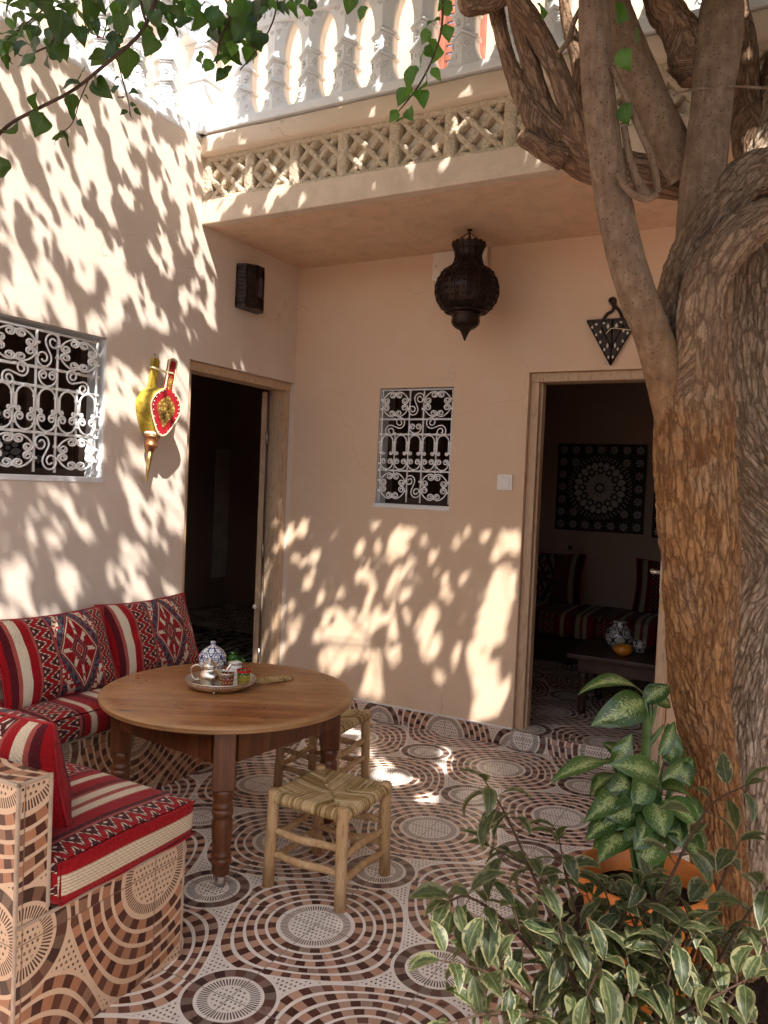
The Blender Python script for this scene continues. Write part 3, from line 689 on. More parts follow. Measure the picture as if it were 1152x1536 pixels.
# end-wall door: leaf swung out into the yard behind the tree trunk, its lock edge towards us
hx = Vector((2.405, -.005, .104)); fe = Vector((2.497, -.72, .104)); ax = (fe-hx); LW = ax.length; ax.normalize(); nn = Vector((ax.y, -ax.x, 0))
M = fr(hx, ax, nn, (0, 0, 1))
dr = MB(); dr.box((0, -.018, 0), (LW, .018, 1.965), bev=.004, M=M)
for (z0_, z1_) in ((.12, .85), (1.0, 1.82)):
    for s in (-1, 1): dr.box((.10, s*.018-.004, z0_), (LW-.10, s*.018+.004, z1_), bev=.003, M=M)
door = dr.build('door', MAT['door_wood'], back)
b = MB(); b.box((LW-.001, -.009, .86), (LW+.0015, .009, 1.10), M=M); b.box((LW+.001, -.005, .93), (LW+.008, .004, .96), M=M); b.box((LW+.0012, -.004, 1.03), (LW+.003, .003, 1.055), M=M)
b.build('lock_plate', MAT['brass'], door)
for s in (-1, 1):
    b = MB(); b.tube([M @ Vector((LW-.055, s*.018, 1.02)), M @ Vector((LW-.055, s*.055, 1.02))], .009, 10); b.tube([M @ Vector((LW-.055, s*.055, 1.02)), M @ Vector((LW-.115, s*.06, 1.022)), M @ Vector((LW-.165, s*.058, 1.018))], .0085, 10)
    b.box((LW-.075, s*.018-.003, .93), (LW-.035, s*.018+.003, 1.11), bev=.002, M=M); b.build('handle', MAT['steel'], door)
# side-wall door: leaf swung back into the dark room
M = fr((-.165, -.070, .104), (-.50, .866, 0), (-.866, -.50, 0), (0, 0, 1))
dr = MB(); dr.box((0, 0, 0), (.80, .036, 1.94), bev=.004, M=M); door2 = dr.build('door', MAT['door_wood'], side)
b = MB()
for z in (.25, .95, 1.7): b.tube([(-.152, -.078, z), (-.152, -.078, z+.09)], .008, 10)
b.build('hinge', MAT['steel'], door2)
b = MB(); b.sphere((-.175, -.112, .62), .016, 10, 7); b.build('door_stop', MAT['switch_plastic'], door2)

# ------------------------------------------------------------------ scrolled iron window grilles
def half_scroll(p, h, R, arc, r0, turns, sg, n1=9, n2=30, end=.22):
    pts = [Vector((p[0], p[1], 0))]; x, y = p; dth = arc/n1
    for i in range(n1): ds = R*dth; h += sg*dth/2; x += ds*math.cos(h); y += ds*math.sin(h); h += sg*dth/2; pts.append(Vector((x, y, 0)))
    tot = turns*2*PI; dth = tot/n2
    for i in range(n2): r = r0*(1-(1-end)*(i/n2)); ds = r*dth; h += sg*dth/2; x += ds*math.cos(h); y += ds*math.sin(h); h += sg*dth/2; pts.append(Vector((x, y, 0)))
    return pts
def cscroll(p, h, R, arc, r0, turns, sg=1, both=(1, 1)):
    a = half_scroll(p, h+PI, R, arc, r0, turns, -sg*both[0]); c = half_scroll(p, h, R, arc, r0, turns, sg*both[1]); return a[::-1]+c[1:]
def grille(parent, M, W, H, mat, rb=.0052, rs=.0040):
    b = MB(); c = W/5
    def path(pts, r=rs, n=6, sy=1.0, oy=0, dz=0.0): b.tube([M @ Vector((p.x, dz, oy+(p.y-oy)*sy)) for p in pts], r, n)
    def bar(x0, y0, x1, y1, r=rb): b.tube([M @ Vector((x0, .009, y0)), M @ Vector((x1, .009, y1))], r, 8)
    def knot(x, y): b.box((x-.0085, -.006, y-.0065), (x+.0085, .016, y+.0065), bev=.002, M=M)
    zt, za, zb_, zc, z0 = .995*H, .735*H, .60*H, .275*H, .0
    for k in range(6):
        if k in (1, 4): bar(c*k, H*.285, c*k, H*.62); bar(c*k, zc-.03, c*k, H*.36)
        else: bar(c*k, -.004, c*k, H+.002)
    for z in (za, zb_, zc): bar(-.014, z, W+.014, z, rb*1.15)
    bar(-.008, H-.002, W+.008, H-.002, rb*.9)
    def ring(cx, cy, hw, hh):                                    # eight spirals in a square of four scrolls
        R = hw*.97; sy = hh/hw
        for k in range(4):
            ph = PI/4+k*PI/2; p = (cx+R*math.cos(ph), cy+R*math.sin(ph))
            pts = cscroll(p, ph+PI/2, R, math.radians(23), R*.255, 1.7, 1)
            path([Vector((q.x, cy+(q.y-cy)*sy, 0)) for q in pts])
        for k in range(4): knot(cx+hw*.97*math.cos(k*PI/2)*.82, cy+hh*.97*math.sin(k*PI/2)*.82) if k % 2 else None
    def sscroll(x0, y0, x1, y1, r, flip=1):                      # two spirals joined by a straight diagonal
        d = Vector((x1-x0, y1-y0, 0)); h = math.atan2(d.y, d.x); mid = ((x0+x1)/2, (y0+y1)/2)
        L = d.length*.22
        a = half_scroll((mid[0]+math.cos(h)*L, mid[1]+math.sin(h)*L), h, r, math.radians(120), r*.95, 1.25, flip)
        q = half_scroll((mid[0]-math.cos(h)*L, mid[1]-math.sin(h)*L), h+PI, r, math.radians(120), r*.95, 1.25, flip)
        path(a[::-1]+q)
    for (y0, y1, fl) in ((za+.008, H-.008, 1), (.008, zc-.008, -1)):
        hh = (y1-y0)/2; cy = (y0+y1)/2
        ring(c, cy, c*.99, hh); ring(4*c, cy, c*.99, hh)
        sscroll(2.28*c, cy+fl*hh*.55, 2.72*c, cy-fl*hh*.55, c*.34, -fl)
        for k in (0, 2, 3, 5): knot(c*k, cy+hh*.35); knot(c*k, cy-hh*.35)
    ym = (za+zb_)/2; hh = (za-zb_)/2
    sscroll(.55*c, ym+hh*.35, 1.5*c, ym-hh*.35, hh*.72, 1); sscroll(3.5*c, ym-hh*.35, 4.45*c, ym+hh*.35, hh*.72, -1)
    path(half_scroll((2.5*c, zb_+.006), 0, c*.42, 1.5, c*.2, 1.5, 1)); path(half_scroll((2.5*c, zb_+.006), PI, c*.42, 1.5, c*.2, 1.5, -1))
    for k in range(6): knot(c*k, za); knot(c*k, zb_); knot(c*k, zc)
    for k in range(5):
        knot(c*(k+.5), zb_); knot(c*(k+.5), zc)
        x0, x1 = c*k, c*(k+1); r = c*.40; cy = zb_-r-.006; cx = (x0+x1)/2; yb = H*.435
        pts = [Vector((cx-r, yb, 0))]+[Vector((cx-r*math.cos(a), cy+r*math.sin(a), 0)) for a in np.linspace(0, PI, 15)]+[Vector((cx+r, yb, 0))]
        path(pts, rs*1.05)
        for s in (-1, 1): path(half_scroll((cx+s*r, yb), -PI/2, .02, .2, .0105, 1.3, -s, 3, 16, .3))
        u0 = zc+.008; R = c*.44
        path(half_scroll((cx, u0), 0, R, 1.75, c*.185, 1.5, 1)); path(half_scroll((cx, u0), PI, R, 1.75, c*.185, 1.5, -1))
    for k in range(6):
        for z in (H*.435, H*.53, H*.335): b.box((c*k-.012, -.004, z-.005), (c*k+.012, .014, z+.005), bev=.002, M=M)
        for dx in (-.0062, .0062): b.tube([M @ Vector((c*k+dx, .004, H*.435)), M @ Vector((c*k+dx, .004, H*.53))], .0036, 6)
    return b.build('grille', mat, parent)
def window(parent, hole, M, W, lab=None):
    a0, a1, z0, z1 = hole
    b = MB(); e = .0025                                        # painted lining of the opening
    for (p, q) in (((a0, z0), (a1, z0)), ((a1, z0), (a1, z1)), ((a1, z1), (a0, z1)), ((a0, z1), (a0, z0))):
        ca, cz = (a0+a1)/2, (z0+z1)/2; s = lambda t: (t[0]+(e if t[0] < ca else -e), t[1]+(e if t[1] < cz else -e)); p2, q2 = s(p), s(q)
        b.add([M @ Vector((p2[0], .004, p2[1])), M @ Vector((q2[0], .004, q2[1])), M @ Vector((q2[0], .20, q2[1])), M @ Vector((p2[0], .20, p2[1]))], [(0, 1, 2, 3)], None, False)
    win = b.build('window', MAT['reveal_paint'], parent)
    b = MB(); d0, d1, w = .125, .165, .045
    b.box((a0+e, d0, z0+e), (a0+w, d1, z1-e), bev=.004, M=M); b.box((a1-w, d0, z0+e), (a1-e, d1, z1-e), bev=.004, M=M)
    b.box((a0+w, d0, z0+e), (a1-w, d1, z0+w), bev=.004, M=M); b.box((a0+w, d0, z1-w), (a1-w, d1, z1-e), bev=.004, M=M)
    cm = (a0+a1)/2; b.box((cm-.02, d0+.004, z0+w), (cm+.02, d1-.004, z1-w), bev=.003, M=M)
    b.build('window_frame', MAT['window_dark_wood'], win)
    return win
w1 = window(back, WB, MB_BACK, .48); grille(w1, fr((WB[0]+.014, .014, WB[2]+.020), (1, 0, 0), (0, 1, 0), (0, 0, 1)), WB[1]-WB[0]-.028, WB[3]-WB[2]-.028, MAT['grille_paint'])
b = MB(); b.box((WB[0]-.012, -.006, WB[2]-.022), (WB[1]+.006, .11, WB[2]+.004), bev=.005); rough(b, .0015, 30); b.build('sill', MAT['reveal_paint'], w1)
w2 = window(side, WS, MB_SIDE, .6); grille(w2, fr((-.012, WS[0]+.035, WS[2]+.030), (0, 1, 0), (-1, 0, 0), (0, 0, 1)), WS[1]-WS[0]-.075, WS[3]-WS[2]-.058, MAT['grille_paint'], .0062, .0047)
b = MB(); b.box((WS[0], -.004, WS[2]-.014), (WS[1]+.004, .10, WS[2]+.012), bev=.004, M=MB_SIDE); rough(b, .0015, 30); b.build('sill', MAT['reveal_paint'], w2)
# ================================================================== things on the walls
def fret_panel(M, S, label, fine=True):
    t = thing('wall_panel', label, 'wall art', M.translation, 0, 'dark fretwork panels on the room walls'); T = Matrix.Translation(-M.translation) @ M
    b = MB(); b.box((-S/2, 0, -S/2), (S/2, .02, S/2), bev=.004, M=T); b.build('board', MAT['dark_board'], t)
    b = MB(); y0, y1 = -.003, .001
    def petal(cx, cz, a, r0, r1, w, n=7):
        d = (math.cos(a), math.sin(a)); q = (-d[1], d[0]); poly = []
        for i in range(n): u = i/(n-1); ww = w*math.sin(PI*(.08+.84*u))**.8; poly.append((r0+(r1-r0)*u, -ww))
        for i in range(n-1, -1, -1): u = i/(n-1); ww = w*math.sin(PI*(.08+.84*u))**.8; poly.append((r0+(r1-r0)*u, ww))
        vs = [T @ Vector((cx+d[0]*x+q[0]*y, y0, cz+d[1]*x+q[1]*y)) for x, y in poly]; b.add(vs, [tuple(range(len(vs)))], None, False)
    def flower(cx, cz, r, n=8):
        for k in range(n): petal(cx, cz, k*2*PI/n, r*.32, r, r*.17, 5)
        petal(cx, cz, 0, -r*.16, r*.16, r*.16, 5)
    e = S*.43; n = 7
    for i in range(n):
        for j in range(n):
            edge = i in (0, n-1) or j in (0, n-1); corner = (i in (1, n-2)) and (j in (1, n-2))
            if edge or corner: flower(-e+2*e*i/(n-1), -e+2*e*j/(n-1), S*.048)
    R = S*.315
    petal(0, 0, 0, -R*.12, R*.12, R*.12)
    for k in range(12):
        a = k*PI/6; petal(0, 0, a, R*.17, R*.50, R*.075); petal(0, 0, a+PI/12, R*.34, R*.60, R*.06); petal(0, 0, a, R*.56, R*.70, R*.07); petal(0, 0, a+PI/12, R*.64, R*.93, R*.115); 
        petal(0, 0, a, R*.76, R*.93, R*.085)
    for ring, m in ((1.02, 44), (1.10, 48)):
        for k in range(m): petal(0, 0, (k+.5*(ring > 1.05))*2*PI/m, R*ring-.006, R*ring+.010, R*.028, 4)
    b.build('fretwork', MAT['inlay'], t); return t
def wallM(x, z, y=2.615): return fr((x, y-.022, z), (1, 0, 0), (0, 1, 0), (0, 0, 1))
fret_panel(wallM(1.42, 1.52), .76, 'square dark fretwork panel with a pale rosette hung in the room behind the tree doorway')
fret_panel(wallM(2.25, 1.50), .76, 'dark fretwork panel mostly hidden by the trunk at the right of the doorway')
# panels glimpsed through the side window
fret_panel(fr((-.66, -1.74, 1.52), (.55, 1, 0), (-1, .55, 0), (0, 0, 1)), .50, 'dark pierced panel glimpsed through the white side window grille')

# light switch
sw = thing('light_switch', 'white square light switch on the peach wall left of the tree doorway', 'light switch', (1.491, -.0005, 1.505))
b = MB(); b.box((-.046, -.011, -.046), (.046, 0, .046), bev=.004); b.build('plate', MAT['switch_plastic'], sw)
b = MB(); b.box((-.029, -.016, -.029), (.029, -.0112, .029), bev=.002); b.build('rocker', MAT['switch_plastic'], sw)
# junction box above the lantern
jb = thing('junction_box', 'cream square junction box tucked under the soffit behind the hanging lantern', 'box', (1.155, -.0005, 2.77))
b = MB(); b.box((-.172, -.03, -.083), (.172, 0, .083), bev=.006); b.build('cover', MAT['box_white'], jb)
for sx in (-1, 1):
    b = MB(); b.lathe([(.007, 0), (.007, .003), (0, .003)], 10, M=fr((sx*.15, -.03, 0), (1, 0, 0), (0, 0, 1), (0, -1, 0))); b.build('screw', MAT['steel'], jb)
# socket in the right room
so = thing('wall_socket', 'pale double wall socket below the fretwork panel in the dark room', 'socket', (1.22, 2.618, .985))
b = MB(); b.box((-.08, -.012, -.04), (.08, 0, .04), bev=.004); b.build('plate', MAT['room_plaster'], so)
b = MB(); b.lathe([(.02, .012), (.02, .0135), (.015, .0125), (0, .0125)], 16, M=fr((-.035, 0, 0), (1, 0, 0), (0, 0, 1), (0, -1, 0))); b.build('socket_hole', MAT['dark_board'], so)

# hanging pierced iron lantern
LX, LY = 1.34, -.33
lan = thing('hanging_lantern', 'dark pierced metal lantern with pointed tip hung on chains under the gallery', 'lantern', (LX, LY, ZC))
S = .000233*0+.00359                                             # metres per photo pixel at that depth
def Z_(py): return -(py-345)*S
lob = lambda a, z: 1.0+.022*abs(math.cos(a*8))
prof = [(.088, Z_(367)), (.083, Z_(371)), (.074, Z_(376)), (.068, Z_(384)), (.072, Z_(392)), (.082, Z_(399)), (.10, Z_(403)), (.128, Z_(408)), (.152, Z_(418)), (.166, Z_(430)), (.166, Z_(440)), (.155, Z_(452)), (.132, Z_(462)), (.108, Z_(468)), (.088, Z_(470))]
bb = MB(); bb.lathe(prof, 64, lobe=lob, cap=False)
for k in range(32):
    a = (k+.5)*PI/16
    for (zz, rr) in ((Z_(412), .140), (Z_(421), .158), (Z_(431), .168), (Z_(441), .168), (Z_(451), .158), (Z_(460), .138), (Z_(388), .070)):
        bb.sphere((rr*1.015*math.cos(a), rr*1.015*math.sin(a), zz), .0062, 6, 4)
        if k % 2 == 0:
            for q in range(4):
                u = q*PI/2+.78; bb.sphere((rr*1.02*math.cos(a+.05*math.cos(u)), rr*1.02*math.sin(a+.05*math.cos(u)), zz+.010*math.sin(u)), .0034, 5, 3)
body = bb.build('lantern_body', MAT['dark_iron'], lan)
b = MB()
for k in range(16):
    a = k*PI/8
    b.tube([(r*1.03*math.cos(a), r*1.03*math.sin(a), z) for r, z in prof], .0042, 6)
for z, r in ((Z_(399), .078), (Z_(404), .106), (Z_(468), .112), (Z_(376), .075)): b.tube([((r+.003)*math.cos(t), (r+.003)*math.sin(t), z) for t in np.linspace(0, 2*PI, 49)[:-1]], .0048, 6, closed=True)
b.build('rib', MAT['dark_iron'], body)
b = MB()
for k in range(16):                                               # scalloped crown
    a = k*PI/8; c, s = math.cos(a), math.sin(a); T = fr((.087*c, .087*s, Z_(368)), (-s, c, 0), (c, s, 0), (0, 0, 1))
    poly = [(.016*math.cos(t), .013*math.sin(t)) for t in np.linspace(0, PI, 9)]; T2 = T @ fr((0, 0, 0), (1, 0, 0), (0, .25, 1), (0, -1, .25)); b.prism(poly, -.0015, .0015, T2)
    b.sphere((.089*c, .089*s, Z_(368)+.004), .004, 6, 4)
b.build('lantern_crown', MAT['dark_iron'], body)
p2 = [(.090, Z_(470)), (.078, Z_(474)), (.074, Z_(477)), (.077, Z_(482)), (.074, Z_(486)), (.064, Z_(490)), (.046, Z_(493.5)), (.032, Z_(495)), (.022, Z_(499)), (.012, Z_(505)), (.003, Z_(511)), (0, Z_(512))]
b = MB(); b.lathe(p2, 48, lobe=lambda a, z: 1.0+.02*abs(math.cos(a*7))); b.build('finial', MAT['dark_iron'], lan)
b = MB(); b.lathe([(.05, Z_(400)), (.10, Z_(415)), (.12, Z_(435)), (.09, Z_(460)), (.05, Z_(475))], 24); b.build('lantern_glass', MAT['lantern_glass'], lan)
b = MB()
def chain(p, q, n):
    p, q = Vector(p), Vector(q); d = (q-p).normalized(); s = d.orthogonal().normalized(); u = d.cross(s); L = (q-p).length
    for i in range(n):
        c = p+(q-p)*((i+.5)/n); w = s if i % 2 else u; h = L/n*.72
        b.tube([c+d*(h*math.cos(t))+w*(.0042*math.sin(t)) for t in np.linspace(0, 2*PI, 13)[:-1]], .0013, 5, closed=True)
top = (0, 0, Z_(349)); 
for k in range(4): a = k*PI/2+.5; chain((.085*math.cos(a), .085*math.sin(a), Z_(366)), top, 10)
chain(top, (0, 0, -.002), 3); b.lathe([(.016, -.001), (.012, -.006), (.004, -.011)], 12); b.build('chain', MAT['dark_iron'], lan)

# half-round wall lantern beside the soffit
wl = thing('wall_lantern', 'dark brown half round wall lantern high on the wall over the left doorway', 'wall lantern', (.001, -.53, 2.595))
def hexa(r, z0, z1, d=1.0): return [(max(0.0, r*d*math.sin(t)), r*math.cos(t)*-1.0) for t in np.linspace(0, PI, 6)]
b = MB(); T = fr((0, 0, 0), (1, 0, 0), (0, 1, 0), (0, 0, 1))
b.prism(hexa(.098, 0, 0), -.115, .115, T); b.build('case', MAT['dark_iron'], wl)
b = MB(); b.prism(hexa(.106, 0, 0), .113, .128, T); b.prism(hexa(.106, 0, 0), -.128, -.113, T)
for p in hexa(.101, 0, 0): b.tube([(p[0], p[1], -.115), (p[0], p[1], .115)], .006, 6)
for k in range(5):
    P = hexa(.1005, 0, 0); a, c = Vector((*P[k], 0)), Vector((*P[k+1], 0)); m = (a+c)/2; nrm = Vector((m.x, m.y, 0)).normalized()
    for j in range(9):
        for i in range(3): q = a+(c-a)*((i+1)/4); b.sphere((q.x, q.y, -.095+j*.024), .0042, 5, 3)
b.build('trim', MAT['dark_iron'], wl)
P = hexa(.0995, 0, 0); a, c = Vector((*P[2], 0)), Vector((*P[3], 0)); dx = (c-a).normalized(); nx = Vector((dx.y, -dx.x, 0)); m = (a+c)/2
if nx.x < 0: nx = -nx
b = MB(); T = fr(m, dx, (0, 0, 1), nx); b.prism([(.020*math.cos(t), .034+.03*math.sin(t)) for t in np.linspace(0, PI, 9)]+[(-.020, -.055), (.020, -.055)], -.002, .0035, T); b.build('pane', MAT['lantern_glass'], wl)

# triangular inlaid ornament over the tree doorway
tr = thing('wall_ornament', 'dark triangular wooden ornament with bone inlay above the tree doorway', 'wall ornament', (2.055, -.001, 2.30))
T = fr((0, -.001, 0), (1, 0, 0), (0, 0, 1), (0, -1, 0))
b = MB(); b.prism([(-.138, .095), (.0, -.150), (.138, .095)], 0, .016, T); b.prism([(-.128, .090), (-.138, .098), (.138, .098), (.128, .090)], .0, .022, T)
for (x0, z0_, x1, z1_) in ((-.136, .093, 0, -.148), (.136, .093, 0, -.148), (-.136, .093, .136, .093), (0, -.148, 0, .09), (-.06, .06, 0, -.06), (.06, .06, 0, -.06)): b.tube([T @ Vector((x0, z0_, .016)), T @ Vector((x1, z1_, .016))], .0045, 6)
b.build('plaque', MAT['dark_iron'], tr)
def dia(x, z, w, h): b = MB(); b.prism([(x-w, z), (x, z-h), (x+w, z), (x, z+h)], .0155, .0185, T); b.build('inlay', MAT['bone'], tr)
for s in (-1, 1):
    for i in range(5): u = (i+.5)/5; dia(s*(.118*(1-u)), .078-.205*u, .0065, .010)
    dia(s*.022, .058, .009, .016); dia(s*.02, -.045, .006, .016); dia(s*.085, .072, .009, .007); dia(s*.045, .076, .009, .006); dia(s*.06, .03, .008, .009)
b = MB(); b.tube([T @ Vector(p) for p in cr([(-.05, .096, .008), (-.034, .125, .008), (-.006, .14, .008), (.0, .165, .008), (-.014, .185, .008), (-.022, .20, .008), (-.006, .208, .008), (.006, .196, .008), (.004, .17, .008), (.03, .14, .008), (.05, .096, .008)], 40)], .0085, 8); b.build('hook', MAT['dark_iron'], tr)
b = MB(); b.tube([T @ Vector(p) for p in cr([(-.03, .018, .02), (.0, .044, .026), (.05, .038, .028), (.10, .03, .02)], 20)], .0026, 6); b.build('cord', MAT['pale_strap'], tr)

# red and yellow bellows hung on the sunlit wall
bl = thing('bellows', 'red and yellow leather fire bellows hung nozzle down on the side wall', 'bellows', (0, -1.285, 1.80)); bl.rotation_euler = (-.13, 0, 0)
def bshape(n=14):
    R = [(.0, -.135), (.028, -.118), (.066, -.052), (.086, .0), (.084, .035), (.062, .075), (.030, .10), (.0225, .125), (.0225, .235), (.021, .258), (.0, .268)]
    R = [tuple(p) for p in cr(R, 34)]; return R+[(-x, z) for x, z in R[::-1][1:-1]]
BS = bshape(); back_ax = fr((.012, .0, 0), (.0, 1, .0), (0, .0, 1), (1, 0, 0))
MBK = fr((.012, -.02, .0), (-.05, 1, -.02), (0, .02, 1), (1, .05, 0)); MFR = fr((.105, .0, -.005), (.22, .975, .0), (.05, -.01, 1), (.975, -.22, -.05))
b = MB(); b.prism(BS, -.009, .009, MBK); b.build('back_board', MAT['yellow_leather'], bl)
b = MB(); b.prism(BS, -.010, .010, MFR); fb = b.build('front_board', MAT['red_leather'], bl)
b = MB(); b.tube([MFR @ Vector((x, z, .009)) for x, z in BS], .0045, 6, closed=True); b.build('piping', MAT['pale_strap'], fb)
b = MB()
dm = [(.0, -.095), (.020, -.06), (.050, -.005), (.047, .03), (.022, .055), (.0, .075)]; dm = [tuple(p) for p in cr(dm, 16)]; DM = dm+[(-x, z) for x, z in dm[::-1][1:-1]]
b.prism(DM, .0102, .0125, MFR); b.prism([(-.009, .115), (0, .10), (.009, .115), (.012, .15), (0, .185), (-.012, .15)], .0102, .0118, MFR); b.build('emblem', MAT['gold_emboss'], fb)
b = MB(); b.sphere((0, 0, 0), .0036, 8, 5); STUD = b.mesh('stud'); STUD.materials.append(MAT['bone'])
for x, z in cr(BS, 34): obj('stud', STUD, None, fb, MFR @ Vector((x*.86, z*.97, .0105)))
b = MB(); n = len(BS); half = [p for p in BS if p[1] < .11]; half.sort(key=lambda p: math.atan2(p[0], -p[1]-.0)); m = 13; vs = []; fs = []   # pleated leather sides
half = [p for p in BS]; ring = [p for p in half if p[1] < .108]
ring = [p for p in BS[:34] if p[1] < .108][::-1]+[p for p in BS[34:][::-1] if p[1] < .108]
for i in range(m):
    t = i/(m-1)
    for (x, z) in ring:
        k = (.985+.05*math.sin(PI*t)) + (.06 if i % 2 else -.045)*(1-abs(2*t-1)*.5); a = MBK @ Vector((x*k, z*min(k, 1.03), 0)); c = MFR @ Vector((x*k, z*min(k, 1.03), 0)); vs.append(a.lerp(c, t))
for i in range(m-1):
    for j in range(len(ring)-1): fs.append((i*len(ring)+j, i*len(ring)+j+1, (i+1)*len(ring)+j+1, (i+1)*len(ring)+j))
b.add(vs, fs, None, True); b.build('pleats', MAT['yellow_leather'], bl)
ns = Vector((.050, -.008, -.120)); b = MB(); b.lathe([(.038, 0), (.036, -.02), (.041, -.022), (.041, -.032), (.033, -.036), (.030, -.062), (.034, -.066), (.034, -.078), (.024, -.084), (.020, -.10), (0, -.10)], 18, ns); b.build('collar', MAT['copper'], bl)
b = MB(); b.lathe([(.036, -.004), (.044, -.008), (.044, -.018), (.036, -.022)], 18, ns, cap=False); b.build('binding', MAT['pale_strap'], bl)
b = MB(); b.lathe([(.0165, -.10), (.013, -.15), (.010, -.19), (.0115, -.195), (.009, -.205), (.006, -.25), (.004, -.262), (0, -.262)], 14, ns); b.build('nozzle', MAT['brass'], bl)
b = MB(); hb = MBK @ Vector((0, .21, 0)); hf = MFR @ Vector((0, .19, 0)); s = Vector((0, 1, 0))
b.tube([hb-s*.027+Vector((-.008, 0, 0)), hb-s*.027+Vector((.012, 0, 0)), hf-s*.030+Vector((.0, 0, 0)), hf+s*.0+Vector((.014, 0, 0)), hf+s*.028, hb+s*.028+Vector((.012, 0, 0)), hb+s*.028+Vector((-.008, 0, 0))], .0055, 6); b.build('strap', MAT['pale_strap'], bl)
b = MB(); b.tube([(.0, -.02, .285), (.022, -.02, .285)], .003, 6); b.tube([(.018, -.02, .289), (.022, -.02, .262)], .002, 6); b.build('nail', MAT['steel'], bl)
# ================================================================== bench and cushions
bn = thing('bench', 'L-shaped built-in bench clad in ringed mosaic tiles along the side wall', 'bench', (0, 0, 0))
BX, NX = .43, 1.424
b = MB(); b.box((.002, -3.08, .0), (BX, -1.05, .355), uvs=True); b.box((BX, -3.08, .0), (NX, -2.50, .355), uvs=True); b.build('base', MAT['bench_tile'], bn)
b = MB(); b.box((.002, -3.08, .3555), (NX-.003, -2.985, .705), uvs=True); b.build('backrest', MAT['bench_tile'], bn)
b = MB(); e = .009
def strip(lo, hi): b.box(lo, hi, bev=.003)
strip((NX-e, -3.083, .355), (NX+.0005, -3.074, .708)); strip((NX-e, -2.994, .37), (NX+.0005, -2.983, .708)); strip((.4, -3.083, .697), (NX+.0005, -3.074, .708)); strip((NX-e, -3.074, .699), (NX+.0005, -2.994, .708))
strip((NX-.007, -3.083, .0), (NX+.0025, -3.075, .350)); strip((NX-.007, -2.508, .0), (NX+.0025, -2.498, .352)); strip((NX-.007, -3.083, .350), (NX+.0025, -2.498, .3585)); strip((.43, -2.508, .349), (NX-.007, -2.498, .358)); strip((BX-.008, -2.498, .349), (BX+.002, -1.048, .358)); strip((BX-.007, -1.056, 0), (BX+.002, -1.048, .349))
b.build('edge_trim', MAT['edge_trim'], bn)

def soft_box(lo, hi, r, uvf, end=None, seg=5, wob=.006, nsub=(24, 24, 4), puff=.012):
    """upholstered block: rounded edges, slight sag and dents"""
    b = MB(); lo, hi = Vector(lo), Vector(hi); c = (lo+hi)/2; h = (hi-lo)/2
    for ax in range(3):
        for sg in (-1, 1):
            a1, a2 = (ax+1) % 3, (ax+2) % 3; n1, n2 = nsub[a1], nsub[a2]; vs = []; uv = []; fs = []
            for i in range(n1+1):
                for j in range(n2+1):
                    p = Vector((0, 0, 0)); p[ax] = sg*h[ax]; p[a1] = h[a1]*math.sin(PI/2*(2*i/n1-1))**1 if False else h[a1]*(2*i/n1-1); p[a2] = h[a2]*(2*j/n2-1)
                    q = Vector((max(-h[k]+r, min(h[k]-r, p[k])) for k in range(3))); d = p-q
                    if d.length > 1e-9: p = q+d.normalized()*r
                    e1, e2 = 1-abs(p[a1]/h[a1])**4, 1-abs(p[a2]/h[a2])**4
                    p[ax] += sg*puff*max(0, e1)*max(0, e2)
                    w = c+p; nz = mnoise.noise_vector(w*5.0)*wob; vs.append(w+nz)
                    uv.append(uvf(c+p, ax, sg))
            m = n2+1
            for i in range(n1):
                for j in range(n2): f = (i*m+j, (i+1)*m+j, (i+1)*m+j+1, i*m+j+1); fs.append(f if sg > 0 else f[::-1])
            b.add(vs, fs, uv, True, 1 if (end == (ax, sg)) else 0)
    return b
def nonuni(lo, hi): pass
SF = MAT['seat_fabric']
b = soft_box((.03, -2.975, .357), (.452, -1.055, .472), .028, lambda p, ax, sg: (p.y+.12, p.x-p.z if ax != 2 else p.x-.47), None, nsub=(14, 70, 5), wob=.010, puff=.016)
tag(b.build('seat_cushion', SF), 'long red striped seat cushion on the bench along the side wall', 'cushion')
def uvn(p, ax, sg): return (p.y, (p.z-.366)/.118) if ax == 0 else (p.x+.26, p.y-p.z if ax != 2 else p.y-.48)
b = soft_box((.462, -2.978, .362), (1.440, -2.470, .482), .022, uvn, (0, 1), nsub=(32, 20, 6), wob=.008, puff=.013)
nc = b.build('seat_cushion', [SF, MAT['seat_end_fabric']]); tag(nc, 'short red striped seat cushion at the near bench end with its banded end facing out', 'cushion')
b = MB()
for z in (.372, .470): b.tube([(1.441, y, z+.0025*math.sin(y*30)) for y in np.linspace(-2.965, -2.482, 40)], .004, 6)
b.tube([(1.437, -2.966, z) for z in np.linspace(.376, .468, 8)], .005, 6); b.build('piping', MAT['seat_fabric'], nc)

